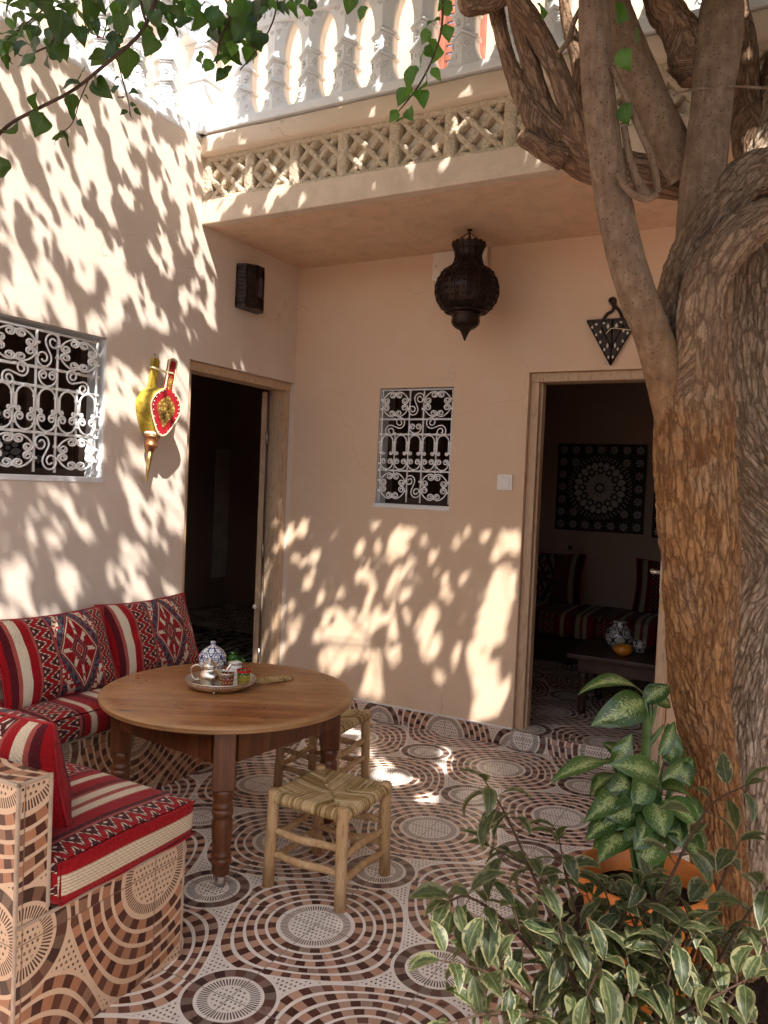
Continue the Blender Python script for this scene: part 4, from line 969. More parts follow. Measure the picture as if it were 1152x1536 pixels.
def pillow(M, W, H, T, name, label, mat, group, n=36, seed=0):
    b = MB(); rs = random.Random(seed)
    for sg in (1, -1):
        vs = []; uv = []; fs = []
        for i in range(n+1):
            for j in range(n+1):
                u, v = 2*i/n-1, 2*j/n-1
                x = W/2*u*(1-.075*(1-v*v))*(1+.0*v); y = H/2*v*(1-.085*(1-u*u))
                t = T/2*((1-abs(u)**2.6)*(1-abs(v)**2.6))**.55
                nz = mnoise.noise(Vector((x*6+seed*7.1, y*6, sg*2.0)))*.014*(1-abs(u*v))+mnoise.noise(Vector((x*16, y*16+seed, sg)))*.005
                p = Vector((x, y-.02*(1-v)*.5*abs(u), sg*(t+nz*min(1, t/(T*.2))))); vs.append(M @ p); uv.append((i/n, j/n))
        for i in range(n):
            for j in range(n):
                f = (i*(n+1)+j, (i+1)*(n+1)+j, (i+1)*(n+1)+j+1, i*(n+1)+j+1); fs.append(f if sg > 0 else f[::-1])
        b.add(vs, fs, uv, True)
    o = b.build(name, mat); tag(o, label, 'pillow', group)
    pts = []
    for k in range(4):
        for i in range(18):
            u = 2*i/18-1; uu, vv = [(u, -1), (1, u), (-u, 1), (-1, -u)][k]
            pts.append(M @ Vector((W/2*uu*(1-.075*(1-vv*vv)), H/2*vv*(1-.085*(1-uu*uu))-.02*(1-vv)*.5*abs(uu), 0)))
    b = MB(); b.tube(pts, .0045, 6, closed=True); b.build('piping', MAT['red_leather'], o); return o
GP = 'red patterned pillows on the tiled bench'
def lean(y, rz=0.0, tilt=.38, x=.165, z=.655): 
    q = Vector((math.sin(rz)*0, math.cos(rz), 0)); xa = Vector((math.sin(rz), math.cos(rz), 0)); up = Vector((-math.sin(tilt), 0, math.cos(tilt))); up = (up-xa*up.dot(xa)).normalized()
    return fr((x, y, z), xa, up, xa.cross(up))
pillow(lean(-1.385, .0), .60, .385, .15, 'pillow', 'red patterned pillow at the far end of the bench next to the left doorway', MAT['pillow_fabric'], GP, seed=1)
pillow(lean(-1.955, .03, .40, .175), .60, .385, .155, 'pillow', 'red patterned pillow in the middle of the long bench with a dark diamond', MAT['pillow_fabric'], GP, seed=2)
pillow(lean(-2.545, -.02, .42, .17), .58, .37, .15, 'pillow', 'red pillow cut by the left edge of the picture behind the middle pillow', MAT['pillow_fabric'], GP, seed=3)
xa = Vector((-1, .03, 0)).normalized(); up_ = Vector((.02, -.20, .98)); up_ = (up_-xa*up_.dot(xa)).normalized()
pillow(fr((1.045, -2.862, .625), xa, up_, xa.cross(up_)), .56, .34, .21, 'pillow', 'red patterned pillow propped against the tiled backrest at the near end of the bench', MAT['pillow_fabric'], GP, seed=4)

# ================================================================== round table
TC = Vector((1.0, -1.79, 0)); TZ = .60
tb = thing('round_table', 'round brown wooden table on turned legs with casters', 'table', TC, .0)
b = MB(); b.lathe([(.0, TZ-.030), (.488, TZ-.030), (.497, TZ-.027), (.503, TZ-.020), (.4995, TZ-.017), (.506, TZ-.012), (.505, TZ-.005), (.497, TZ-.001), (.49, TZ), (0, TZ)], 120); b.build('tabletop', MAT['table_wood'], tb)
ang = math.atan2(-.79, .61); lr = .415; LP = [Vector((lr*math.cos(ang+k*PI/2), lr*math.sin(ang+k*PI/2), 0)) for k in range(4)]
b = MB()
for k in range(4):
    p, q = LP[k], LP[(k+1) % 4]; d = (q-p).normalized(); nrm = Vector((d.y, -d.x, 0)); L = (q-p).length
    M = fr(p, d, nrm, (0, 0, 1)); 
    if nrm.dot(p+q) < 0: pass
    b.box((.03, -.012+.026, TZ-.150), (L-.03, .012+.026, TZ-.0305), bev=.002, M=M)
b.build('apron', MAT['leg_wood'], tb)
prof = [(.0, .045), (.026, .045), (.030, .05), (.032, .068), (.030, .084), (.036, .088), (.038, .098), (.036, .108), (.031, .111), (.036, .115), (.036, .124), (.031, .128), (.033, .15), (.0365, .19), (.038, .22), (.036, .245), (.030, .258), (.037, .262), (.0385, .272), (.037, .282), (.031, .285), (.037, .29), (.037, .30), (.031, .305), (.034, .318), (.0385, .335), (.037, .352), (.030, .358)]
lb = MB(); lb.lathe(prof, 24); lb.box((-.039, -.039, .356), (.039, .039, TZ-.031), bev=.004); LEGM = lb.mesh('leg'); LEGM.materials.append(MAT['leg_wood'])
cb = MB(); cb.tube([(-.009, 0, .020), (.009, 0, .020)], .020, 18); cb.box((-.015, -.012, .038), (.015, .012, .0445)); 
for s in (-1, 1): cb.box((s*.0125-.0015, -.008, .018), (s*.0125+.0015, .008, .040))
CASM = cb.mesh('caster'); CASM.materials.append(MAT['steel'])
for k in range(4):
    o = obj('leg', LEGM, None, tb, LP[k]); o.rotation_euler = (0, 0, ang+PI/4*0); c_ = obj('caster', CASM, None, o); c_.rotation_euler = (0, 0, k*1.1)

# ================================================================== rush stools
def make_stool(label):
    t = thing('stool', label, 'stool', (0, 0, 0), 0, 'low rush stools beside the round table')
    hs = .148; ht = .352
    for (sx, sy) in ((-1, -1), (1, -1), (1, 1), (-1, 1)):
        b = MB(); pts = [(sx*(hs+.006), sy*(hs+.006), 0), (sx*(hs+.003), sy*(hs+.003), .12), (sx*hs, sy*hs, .25), (sx*hs, sy*hs, ht-.006), (sx*hs, sy*hs, ht)]
        b.tube(pts, [.0205, .0215, .022, .0205, .0165], 14); rough(b, .0016, 22.0); b.build('leg', MAT['stool_wood'], t)
    def rung(p, q, r):
        b = MB(); p, q = Vector(p), Vector(q); pts = [p+(q-p)*u+Vector((0, 0, .004*math.sin(u*7+p.x*30))) for u in np.linspace(0, 1, 9)]
        b.tube(pts, [r*(.72+.28*math.sin(PI*u)**.6) for u in np.linspace(0, 1, 9)], 10); rough(b, .0012, 30.0); b.build('rung', MAT['stool_wood'], t)
    for (z, dz) in ((.115, 0), (.20, 0)):
        rung((-hs, -hs, z), (hs, -hs, z+.004), .0145); rung((-hs, hs, z-.006), (hs, hs, z), .0145)
        rung((-hs, -hs, z-.022), (-hs, hs, z-.018), .014); rung((hs, -hs, z-.020), (hs, hs, z-.024), .014)
    b = MB(); rs = random.Random(5); n = 40; zt = ht-.022
    for side in range(4):
        R = Matrix.Rotation(side*PI/2, 3, 'Z')
        for i in range(n):
            s = -hs*.93+2*hs*.93*(i+.5)/n; L = (hs*1.06-abs(s))*1.0
            if L < .008: continue
            j = rs.uniform(-.0015, .0015); dz = rs.uniform(-.0012, .0012); pts = []
            for (y, z) in ((-hs+.016, zt-.026), (-hs-.012, zt-.022), (-hs-.017, zt-.006), (-hs-.006, zt+.009)): pts.append((s+j, y, z+dz))
            m = 5
            for q in range(1, m+1):
                y = -hs+L*q/m; sag = -.016*(1-(max(abs(y), abs(s))/hs)**2); pts.append((s+j*(1-q)*.8+rs.uniform(-.0012, .0012), y, zt+.009+sag+dz+rs.uniform(-.0008, .0008)))
            P = [R @ Vector(p) for p in cr(pts, 13)]; b.tube(P, .0043*rs.uniform(.85, 1.1), 6)
    for i in range(4):
        R = Matrix.Rotation(i*PI/2, 3, 'Z'); b.tube([R @ Vector((s, -hs+.002, zt-.008)) for s in (-hs*.9, 0, hs*.9)], .014, 8)
    for i in range(60):                                           # frayed straws
        s = rs.uniform(-hs, hs); R = Matrix.Rotation(rs.randrange(4)*PI/2, 3, 'Z'); y = -hs-.014; p = Vector((s, y, zt-.01)); d = Vector((rs.uniform(-.6, .6), -rs.uniform(.2, 1), rs.uniform(-1, .2))).normalized()
        b.tube([R @ p, R @ (p+d*rs.uniform(.006, .018))], .0009, 4)
    b.build('seat', MAT['straw'], t); return t
st = make_stool('pale wooden stool with woven straw seat standing in front of the table'); st.location = (1.548, -1.868, 0); st.rotation_euler = (0, 0, -.02)
s2 = copy_tree(st); s2['label'] = 'pale wooden stool tucked behind the right table leg with a sunlit corner'; s2.location = (1.028, -1.10, 0); s2.rotation_euler = (0, 0, PI/2+.03)

# ================================================================== tea things on the table
def tz(px, py, dz=0.0): v = onZ(px, py, TZ+dz); return v
p = tz(331, 1026, .012); TR = Vector((p.x, p.y, TZ+.0005))
ty = thing('tea_tray', 'round silver footed tray carrying the tea set on the table', 'tray', TR)
R = .137
b = MB(); b.lathe([(0, .012), (R*.86, .012), (R*.95, .018), (R, .036), (R*1.025, .038), (R*1.02, .034), (R*.97, .014), (R*.88, .008), (0, .008)], 72, lobe=lambda a, z: 1+(.006*math.cos(a*36) if z > .03 else 0)); b.build('dish', MAT['silver'], ty)
b = MB()
for k in range(72): a = k*2*PI/72; b.sphere((R*1.0*math.cos(a), R*1.0*math.sin(a), .026), .0042, 6, 4, (.6, .6, 1.6))
for z, r in ((.037, R*1.022), (.017, R*.955)): b.tube([(r*math.cos(t), r*math.sin(t), z) for t in np.linspace(0, 2*PI, 73)[:-1]], .0025, 6, closed=True)
b.build('gallery_rim', MAT['silver'], ty)
for k in range(3):
    a = -1.1+k*2*PI/3; b = MB(); b.tube([(R*.84*math.cos(a), R*.84*math.sin(a), .010), (R*.86*math.cos(a), R*.86*math.sin(a), .004), (R*.85*math.cos(a), R*.85*math.sin(a), 0)], [.0045, .003, .0045], 8); b.build('foot', MAT['silver'], ty)
def on_tray(px, py): v = onZ(px, py, TZ+.0125); return Vector((v.x, v.y, TZ+.0128))
cam_r = Vector((_r[0], _r[1], 0)).normalized()
# teapot
p = on_tray(314, 1029); tp = thing('teapot', 'small engraved silver teapot with looped handle on the tray', 'teapot', p, math.atan2(cam_r.y, cam_r.x))
b = MB(); b.lathe([(0, 0), (.026, 0), (.028, .004), (.024, .008), (.038, .022), (.0445, .038), (.042, .052), (.033, .064), (.027, .070), (.029, .076), (.030, .080), (0, .080)], 36, lobe=lambda a, z: 1+.018*abs(math.cos(a*7))*(1 if z < .06 else 0)); b.build('body', MAT['silver'], tp)
b = MB(); b.lathe([(.031, .0805), (.031, .084), (.025, .094), (.012, .101), (.006, .103), (.0075, .109), (.006, .114), (0, .116)], 28); b.build('lid', MAT['silver'], tp)
b = MB(); b.tube(cr([(-.028, 0, .074), (-.05, 0, .084), (-.072, 0, .074), (-.076, 0, .05), (-.062, 0, .026), (-.040, 0, .026)], 24), [.0038]*24, 8); b.build('handle', MAT['silver'], tp)
b = MB(); b.tube(cr([(.036, .008, .028), (.055, .012, .036), (.064, .014, .058), (.078, .018, .082), (.086, .02, .086)], 18), [.010-.0055*i/17 for i in range(18)], 10); b.build('spout', MAT['silver'], tp)
# lidded blue and white jar behind
p = tz(318, 1009, 0); jr = thing('lidded_jar', 'blue and white painted ceramic jar with domed lid behind the teapot', 'jar', (p.x, p.y, TZ+.001))
b = MB(); b.lathe([(0, 0), (.035, 0), (.052, .02), (.060, .045), (.058, .062), (.055, .066), (0, .066)], 36); b.build('body', MAT['blue_white_ceramic'], jr)
b = MB(); b.lathe([(.060, .0665), (.061, .070), (.056, .084), (.042, .102), (.022, .115), (.010, .119), (.009, .127), (.012, .133), (.010, .139), (0, .141)], 36); b.build('lid', MAT['blue_white_ceramic'], jr)
# two tea glasses
def tea_glass(px, py, label, mat, rim):
    p = on_tray(px, py); t = thing('tea_glass', label, 'tea glass', p, 0, 'coloured tea glasses on the tray')
    b = MB(); b.lathe([(0, 0), (.023, 0), (.0235, .004), (.0225, .012), (.025, .030), (.028, .066), (.0268, .066), (.023, .03), (.020, .008), (0, .007)], 28); b.build('cup', mat, t)
    b = MB(); b.tube([(.0276*math.cos(a), .0276*math.sin(a), .066) for a in np.linspace(0, 2*PI, 33)[:-1]], .0026, 6, closed=True); b.lathe([(.0281, .058), (.0287, .0655)], 28, cap=False); b.build('rim', rim, t)
    b = MB()
    for z in (.016, .030, .044):
        for k in range(14): a = k*2*PI/14+z*40; r = .0228+.0052*z/.066+.0006; b.sphere((r*math.cos(a), r*math.sin(a), z), .0024, 5, 4)
    b.build('gilding', MAT['brass'], t)
tea_glass(340, 1034, 'reddish purple decorated tea glass in front on the tray', MAT['red_glass'], MAT['silver'])
tea_glass(365, 1029, 'green and gold tea glass with red rim at the right of the tray', MAT['green_glass'], MAT['red_rim'])
tea_glass(352, 1017, 'plain tea glass half hidden between the teapot and the red rimmed glass', MAT['clear_glass'], MAT['silver'])
# mint in a blue bowl
p = tz(352, 1009, 0); mt = thing('mint_bowl', 'small blue bowl filled with a tuft of fresh green mint', 'herb bowl', (p.x, p.y, TZ+.001))
b = MB(); b.lathe([(0, 0), (.02, 0), (.034, .018), (.038, .036), (.035, .036), (.03, .02), (0, .012)], 24); b.build('bowl', MAT['blue_bowl'], mt)
b = MB(); rs = random.Random(3)
for i in range(70):
    a = rs.uniform(0, 2*PI); r = rs.uniform(0, .036); z = .034+rs.uniform(0, .055)*(1-r/.06); c = Vector((r*math.cos(a), r*math.sin(a), z)); d = Vector((rs.uniform(-1, 1), rs.uniform(-1, 1), rs.uniform(-.2, .8))).normalized(); s = d.orthogonal().normalized(); L = rs.uniform(.014, .024); w = L*.34
    b.add([c, c+d*L*.4+s*w, c+d*L, c+d*L*.4-s*w, c+d*L*.45+d.cross(s)*.003], [(0, 1, 4), (1, 2, 4), (2, 3, 4), (3, 0, 4)])
b.build('mint_leaves', MAT['mint_green'], mt)
# woven coasters
for i, (px, py, lab) in enumerate(((395, 1021, 'round woven straw coaster at the left of three beside the tray'), (412, 1020, 'round woven straw coaster in the middle of three beside the tray'), (424, 1017, 'round woven straw coaster at the right of three beside the tray'))):
    p = tz(px, py, .004); b = MB(); z0_ = [.0042, .0085, .0042][i]-.001
    for r in (.010, .022, .034, .046): b.tube([(r*math.cos(t), r*math.sin(t), z0_+.0012*math.sin(t*9+r*300)+(.0 if i != 1 else .0)) for t in np.linspace(0, 2*PI, 37)[:-1]], .0026, 6, closed=True)
    for k in range(10): a = k*PI/5+i; b.tube([(.004*math.cos(a), .004*math.sin(a), z0_), (.046*math.cos(a+.5), .046*math.sin(a+.5), z0_)], .0018, 5); b.tube([(.004*math.cos(a), .004*math.sin(a), z0_), (.046*math.cos(a-.5), .046*math.sin(a-.5), z0_)], .0018, 5)
    tag(b.build('coaster', MAT['straw'], None, (p.x, p.y, TZ+.0012)), lab, 'coaster', 'woven coasters on the table')

# ================================================================== furniture seen in the dark rooms
sf = thing('sofa', 'low wooden framed sofa base in the dark room behind the tree doorway', 'sofa', (1.9, 2.25, .10))
b = MB(); b.box((-1.5, -.35, .12), (1.5, .34, .20), bev=.006); b.build('frame', MAT['dark_wood'], sf); b = MB(); b.box((-1.5, -.345, .015), (1.5, -.32, .12), bev=.004); b.build('front_board', MAT['dark_wood'], sf)
for x in (-1.45, -.5, .5, 1.45):
    b = MB(); b.box((x-.03, -.35, 0), (x+.03, -.29, .12), bev=.003); b.build('leg', MAT['dark_wood'], sf)
b = soft_box((.42, 1.91, .302), (3.38, 2.58, .50), .04, lambda p, ax, sg: (p.x, p.y-p.z if ax != 2 else p.y-.5), None, nsub=(60, 16, 5)); tag(b.build('seat_cushion', MAT['seat_fabric_shaded']), 'striped seat cushion on the sofa in the dark room', 'cushion')
up_ = Vector((0, .22, .97)); xa = Vector((1, 0, 0))
for (x, lab, sd) in ((1.06, 'patterned pillow standing at the left of the sofa in the dark room', 5), (2.06, 'patterned pillow at the right of the sofa partly hidden by the door edge', 6)):
    pillow(fr((x, 2.47, .72), xa, up_, xa.cross(up_)), .58, .46, .15, 'pillow', lab, MAT['pillow_mirrored_shaded' if sd == 5 else 'pillow_shaded'], 'pillows on the dark room sofa', seed=sd)
rt = thing('low_table', 'dark low wooden table holding pottery in the room behind the tree doorway', 'table', (2.18, .80, .10))
b = MB(); b.box((-.42, -.30, .345), (.42, .30, .375), bev=.006); b.build('tabletop', MAT['dark_wood'], rt); b = MB(); b.box((-.36, -.25, .26), (.36, .25, .343), bev=.003); b.build('apron', MAT['dark_wood'], rt)
for (sx, sy) in ((-1, -1), (1, -1), (1, 1), (-1, 1)):
    b = MB(); b.lathe([(.0, 0), (.02, 0), (.028, .03), (.02, .05), (.03, .09), (.034, .15), (.022, .2), (.032, .22), (.032, .259), (0, .259)], 14, (sx*.33, sy*.22, 0)); b.build('leg', MAT['dark_wood'], rt)
RZ = .4765
v = onZ(928, 975, RZ); vs_ = thing('vase', 'dark painted lidded vase on the low table in the dark room', 'vase', (v.x, v.y, RZ))
b = MB(); b.lathe([(0, 0), (.045, 0), (.075, .04), (.09, .085), (.08, .125), (.05, .15), (.038, .165), (.045, .185), (.04, .187), (0, .18)], 32); b.build('body', MAT['dark_ceramic'], vs_)
v = onZ(938, 980, RZ); bw = thing('bowl', 'amber glazed round bowl beside the dark vase', 'bowl', (v.x, v.y-.07, RZ)); b = MB(); b.lathe([(0, 0), (.03, 0), (.055, .02), (.062, .042), (.05, .06), (.044, .062), (.047, .052), (.05, .04), (0, .01)], 28); b.build('body', MAT['amber_glaze'], bw)
v = onZ(958, 978, RZ); cu = thing('cup', 'small blue and white cup at the right of the amber bowl', 'cup', (v.x+.01, v.y-.04, RZ)); b = MB(); b.lathe([(0, 0), (.03, 0), (.04, .03), (.042, .075), (.038, .075), (.034, .03), (0, .01)], 24); b.build('body', MAT['dark_ceramic'], cu)
a, c = onX(325, 673, -2.585), onX(375, 860, -2.585)
pn = thing('wall_board', 'plain greyish wall board seen dimly through the left doorway', 'board', (-2.597, (a.y+c.y)/2, (a.z+c.z)/2)); b = MB(); w, h = abs(a.y-c.y)/2, abs(a.z-c.z)/2; b.box((0, -w, -h), (.02, w, h), bev=.004); b.build('panel', MAT['grey_panel'], pn)
b = MB(); b.box((.02, -.03, -.12), (.032, .07, -.02), bev=.003); b.build('switch', MAT['switch_plastic'], pn)
g = G('rug_stripe', .95, .1); x, y, _ = g.uv(); n = g.noise(g.comb(x, y), 5.0, 3); k = ((x*9.0+n*3.5+y*1.0).fract()).lt(.45); g.set('Base Color', g.mix(k, (.30, .26, .22), (.03, .022, .018))); MAT['rug_stripe'] = g.m
b = MB(); b.box((-1.9, -.2, .104), (-.5, 1.2, .118), bev=.004, uvs=True); tag(b.build('rug', MAT['rug_stripe']), 'dark and pale striped rug on the floor of the left room', 'rug')
# ================================================================== leaves
class Leaves:
    def __init__(s): s.v = []; s.f = []; s.uv = []; s.tone = []
    def add(s, base, d, nrm, L, W, droop=.3, fold=.25, tone=.5, rows=7, shape='ovate', twist=0.0, wave=0.0):
        d = Vector(d).normalized(); nrm = Vector(nrm); nrm = (nrm-d*nrm.dot(d))
        nrm = nrm.normalized() if nrm.length > 1e-4 else d.orthogonal().normalized()
        b0 = len(s.v); p = Vector(base); T = d.copy(); N = nrm.copy(); side = T.cross(N)
        for i in range(rows+1):
            t = i/rows
            if shape == 'cordate': w = (math.sin(PI*min(1, t*1.02)**.62)**.9)*(1-.22*t)
            elif shape == 'broad': w = math.sin(PI*t**.80)**.85
            else: w = math.sin(PI*t**.82)**.95*(1-.12*t)
            w = max(w, .0)*W/2
            if i == 0: w = W*.03
            if i == rows: w = 0.0005
            for k, u in enumerate((-1, -.5, 0, .5, 1)):
                q = p+side*(w*u)+N*(abs(u)*w*fold + wave*W*math.sin(t*11+u*2.1)*abs(u)); s.v.append(q); s.uv.append((u, t)); s.tone.append(tone)
            ang = droop/rows*(1.0+.8*t); R = Quaternion(side, -ang) @ Quaternion(T, twist/rows)
            T = R @ T; N = R @ N; side = T.cross(N); p = p+T*(L/rows)
        for i in range(rows):
            for k in range(4): a = b0+i*5+k; s.f.append((a, a+1, a+6, a+5))
    def build(s, name, mat, parent=None):
        m = bpy.data.meshes.new(name); m.from_pydata([tuple(v) for v in s.v], [], s.f); L = m.uv_layers.new(name='UVMap')
        idx = np.zeros(len(m.loops), dtype=np.int32); m.loops.foreach_get('vertex_index', idx); L.data.foreach_set('uv', np.array(s.uv, dtype=np.float32)[idx].ravel())
        A = m.attributes.new('tone', 'FLOAT', 'POINT'); A.data.foreach_set('value', np.array(s.tone, dtype=np.float32)); m.polygons.foreach_set('use_smooth', [True]*len(m.polygons))
        return obj(name, m, mat, parent)

# ================================================================== tree
TREE = at(1090, 1470, 2.42); TREE.z = 0
tree = thing('tree', 'gnarled old courtyard tree with twisting bark covered limbs and a leafy crown overhead', 'tree', TREE)
TI = Matrix.Translation(-TREE)
def bark_tube(name, path, n, m, amp, fx=26.0, fz=6.0, mat='bark_brown', style='plate', lump=.06, parent=tree, seed=0.0):
    """path rows: (px, py, radius in px, depth)"""
    pts = []
    for (px, py, r, t) in path: w = at(px, py, t); pts.append((w.x, w.y, w.z, r*t/CF*(1.0 if py > -30 or name == 'trunk' else .32 if py > -130 else .24)))
    return bark_tube3(name, pts, n, m, amp, fx, fz, mat, style, lump, parent, seed)
def bark_tube3(name, pts, n, m, amp, fx=26.0, fz=6.0, mat='bark_brown', style='plate', lump=.06, parent=tree, seed=0.0):
    P = cr(pts, m); C_ = [Vector(p[:3]) for p in P]; R = [max(.002, p[3]) for p in P]
    T = [(C_[min(i+1, m-1)]-C_[max(i-1, 0)]).normalized() for i in range(m)]
    a = Vector((0, -1, 0)); a = (a-T[0]*a.dot(T[0])).normalized(); prev = T[0]; V = []; UV = []; AT = []; L = 0.0
    for i in range(m):
        a = prev.rotation_difference(T[i]) @ a; a = (a-T[i]*a.dot(T[i])).normalized(); prev = T[i]; b2 = T[i].cross(a)
        if i: L += (C_[i]-C_[i-1]).length
        for k in range(n):
            an = 2*PI*k/n; dv = a*math.cos(an)+b2*math.sin(an); r = R[i]
            q = Vector((r*math.cos(an), r*math.sin(an), L)); lm = mnoise.noise(Vector((q.x*5+seed, q.y*5, q.z*2.6)))*lump*1.6+mnoise.noise(Vector((q.x*14+seed, q.y*14, q.z*6)))*lump*.6
            if style == 'plate':
                w = mnoise.noise_vector(Vector((q.x*9, q.y*9, q.z*5+seed)))*.35
                ds, _ = mnoise.voronoi(Vector((q.x*fx+w.x+seed, q.y*fx+w.y, q.z*fz+w.z))); e = ds[1]-ds[0]
                h = min(1.0, e/.42)**.7; h = h*(.72+.28*mnoise.noise(Vector((q.x*60, q.y*60, q.z*22+seed))))+.16*mnoise.noise(Vector((q.x*120, q.y*120, q.z*70)))
                ds, _ = mnoise.voronoi(Vector((q.x*fx*2.1+seed+5, q.y*fx*2.1, q.z*fz*2.4))); h = h*.74+.26*min(1.0, (ds[1]-ds[0])/.35)
            else:
                h = .5+.4*mnoise.noise(Vector((q.x*40+seed, q.y*40, q.z*16)))+.25*mnoise.noise(Vector((q.x*110, q.y*110, q.z*70)))
            AT.append(max(0.0, min(1.0, h))); V.append(C_[i]+dv*(r*(1+lm)+amp*(h-.55))); UV.append((an/(2*PI)*2*PI*r, L))
    F = []; FU = []
    for i in range(m-1):
        for k in range(n): F.append((i*n+k, i*n+(k+1) % n, (i+1)*n+(k+1) % n, (i+1)*n+k)); FU.extend([(R[i]*2*PI*k/n, UV[i*n][1]), (R[i]*2*PI*(k+1)/n, UV[i*n][1]), (R[i+1]*2*PI*(k+1)/n, UV[(i+1)*n][1]), (R[i+1]*2*PI*k/n, UV[(i+1)*n][1])])
    c0 = len(V); V.append(C_[0]); V.append(C_[-1]+T[-1]*R[-1]*.25); AT += [.5, .3]
    for k in range(n): F.append((c0, (k+1) % n, k)); F.append((c0+1, (m-1)*n+k, (m-1)*n+(k+1) % n)); FU.extend([(0, 0)]*6)
    me = bpy.data.meshes.new(name); me.from_pydata([tuple(v-TREE) for v in V], [], F); ul = me.uv_layers.new(name='UVMap'); ul.data.foreach_set('uv', np.array(FU, dtype=np.float32).ravel())
    A = me.attributes.new('bark', 'FLOAT', 'POINT'); A.data.foreach_set('value', np.array(AT, dtype=np.float32)); me.polygons.foreach_set('use_smooth', [True]*len(me.polygons))
    return obj(name, me, MAT[mat], parent)
# two trunks
bark_tube('trunk', [(1085, 1500, 60, 2.42), (1082, 1380, 48, 2.40), (1075, 1250, 40, 2.38), (1062, 1130, 38, 2.36), (1048, 1030, 44, 2.35), (1052, 900, 54, 2.35), (1046, 760, 56, 2.35), (1042, 660, 56, 2.35), (1041, 602, 57, 2.35), (1030, 545, 50, 2.36), (1024, 505, 40, 2.38)], 230, 620, .0105, 46, 8.0, 'bark_brown', seed=1.3)
bark_tube('trunk', [(1130, 1560, 105, 2.50), (1128, 1440, 82, 2.52), (1124, 1300, 66, 2.53), (1128, 1180, 66, 2.54), (1140, 1050, 66, 2.56), (1152, 940, 62, 2.58), (1172, 850, 58, 2.60), (1182, 740, 74, 2.60), (1178, 640, 84, 2.60), (1172, 540, 86, 2.60), (1168, 440, 84, 2.62), (1172, 340, 80, 2.66), (1190, 200, 66, 2.72), (1215, 60, 50, 2.8)], 230, 560, .010, 40, 12, 'bark_grey', seed=4.1)
# limbs, from the fork upwards
bark_tube('limb', [(1016, 640, 30, 2.36), (1000, 560, 31, 2.33), (978, 500, 27, 2.31), (955, 440, 27, 2.29), (932, 360, 28, 2.28), (912, 260, 26, 2.27), (897, 140, 23, 2.26), (890, 0, 22, 2.25), (886, -120, 20, 2.25), (868, -320, 16, 2.26)], 90, 300, .0035, 20, 9, 'bark_smooth', 'smooth', .05, seed=2.2)
bark_tube('limb', [(1034, 640, 42, 2.37), (1010, 560, 40, 2.38), (1007, 500, 35, 2.39), (1016, 450, 33, 2.40), (1036, 390, 33, 2.41), (1070, 325, 33, 2.42), (1108, 277, 33, 2.45), (1150, 256, 32, 2.48), (1200, 270, 32, 2.5), (1240, 330, 30, 2.52)], 150, 320, .008, 42, 13, 'bark_mixed', seed=7.7)
bark_tube('limb', [(1046, 640, 46, 2.33), (1048, 580, 43, 2.31), (1048, 520, 34, 2.28), (1051, 460, 33, 2.26), (1062, 415, 33, 2.26), (1085, 378, 34, 2.26), (1115, 348, 34, 2.28), (1150, 328, 32, 2.30), (1200, 318, 30, 2.33), (1260, 330, 28, 2.36)], 150, 320, .008, 42, 14, 'bark_mixed', seed=9.4)
bark_tube('limb', [(1040, 470, 32, 2.46), (1048, 360, 33, 2.46), (1056, 260, 31, 2.46), (1068, 150, 30, 2.46), (1082, 20, 31, 2.46), (1092, -120, 28, 2.46), (1120, -330, 20, 2.48)], 100, 260, .0038, 20, 9, 'bark_smooth', 'smooth', .05, seed=5.5)
bark_tube('limb', [(1100, 300, 40, 2.62), (1040, 268, 34, 2.62), (985, 265, 30, 2.62), (930, 256, 30, 2.62), (880, 238, 31, 2.62), (842, 210, 29, 2.62), (812, 180, 24, 2.62), (790, 150, 17, 2.62), (768, 105, 12, 2.62), (753, 55, 11, 2.62), (741, -5, 11, 2.62), (728, -90, 10, 2.62), (705, -260, 8, 2.62)], 110, 360, .006, 24, 6, 'bark_dark', 'plate', .08, seed=3.1)
bark_tube('limb', [(888, 236, 20, 2.58), (868, 196, 19, 2.57), (852, 150, 17, 2.56), (832, 98, 16, 2.55), (800, 38, 16, 2.54), (770, -8, 15, 2.54), (740, -60, 13, 2.54), (690, -180, 10, 2.55)], 80, 200, .0045, 24, 6, 'bark_dark', 'plate', .07, seed=6.0)
bark_tube('limb', [(842, 214, 20, 2.60), (824, 178, 17, 2.60), (810, 142, 15, 2.60), (797, 100, 15, 2.60), (785, 58, 14, 2.59), (773, 12, 12, 2.58), (768, -40, 11, 2.58), (775, -160, 8, 2.6)], 60, 160, .004, 24, 6, 'bark_dark', 'plate', .07, seed=6.6)
bark_tube('limb_stub', [(846, 236, 20, 2.60), (820, 226, 19, 2.59), (798, 214, 18, 2.58), (786, 207, 17, 2.58), (779, 204, 12, 2.58)], 60, 90, .006, 26, 18, 'bark_dark', 'plate', .18, seed=8.0)
bark_tube('limb_stub', [(790, -30, 16, 2.55), (745, -4, 16, 2.55), (715, 2, 17, 2.55), (697, 4, 17, 2.55), (689, 6, 11, 2.55)], 60, 90, .006, 26, 18, 'bark_dark', 'plate', .18, seed=8.8)
bark_tube('limb', [(1030, 262, 30, 2.56), (1008, 225, 29, 2.55), (980, 165, 28, 2.54), (955, 105, 27, 2.53), (932, 45, 26, 2.52), (912, -20, 24, 2.52), (880, -200, 17, 2.52)], 90, 220, .0035, 20, 9, 'bark_smooth', 'smooth', .05, seed=1.9)
bark_tube('limb', [(1043, 122, 20, 2.52), (1040, 95, 33, 2.52), (1030, 62, 31, 2.52), (1008, 28, 25, 2.52), (988, -10, 24, 2.52), (950, -160, 17, 2.53)], 90, 170, .009, 30, 14, 'bark_dark', 'plate', .12, seed=2.8)
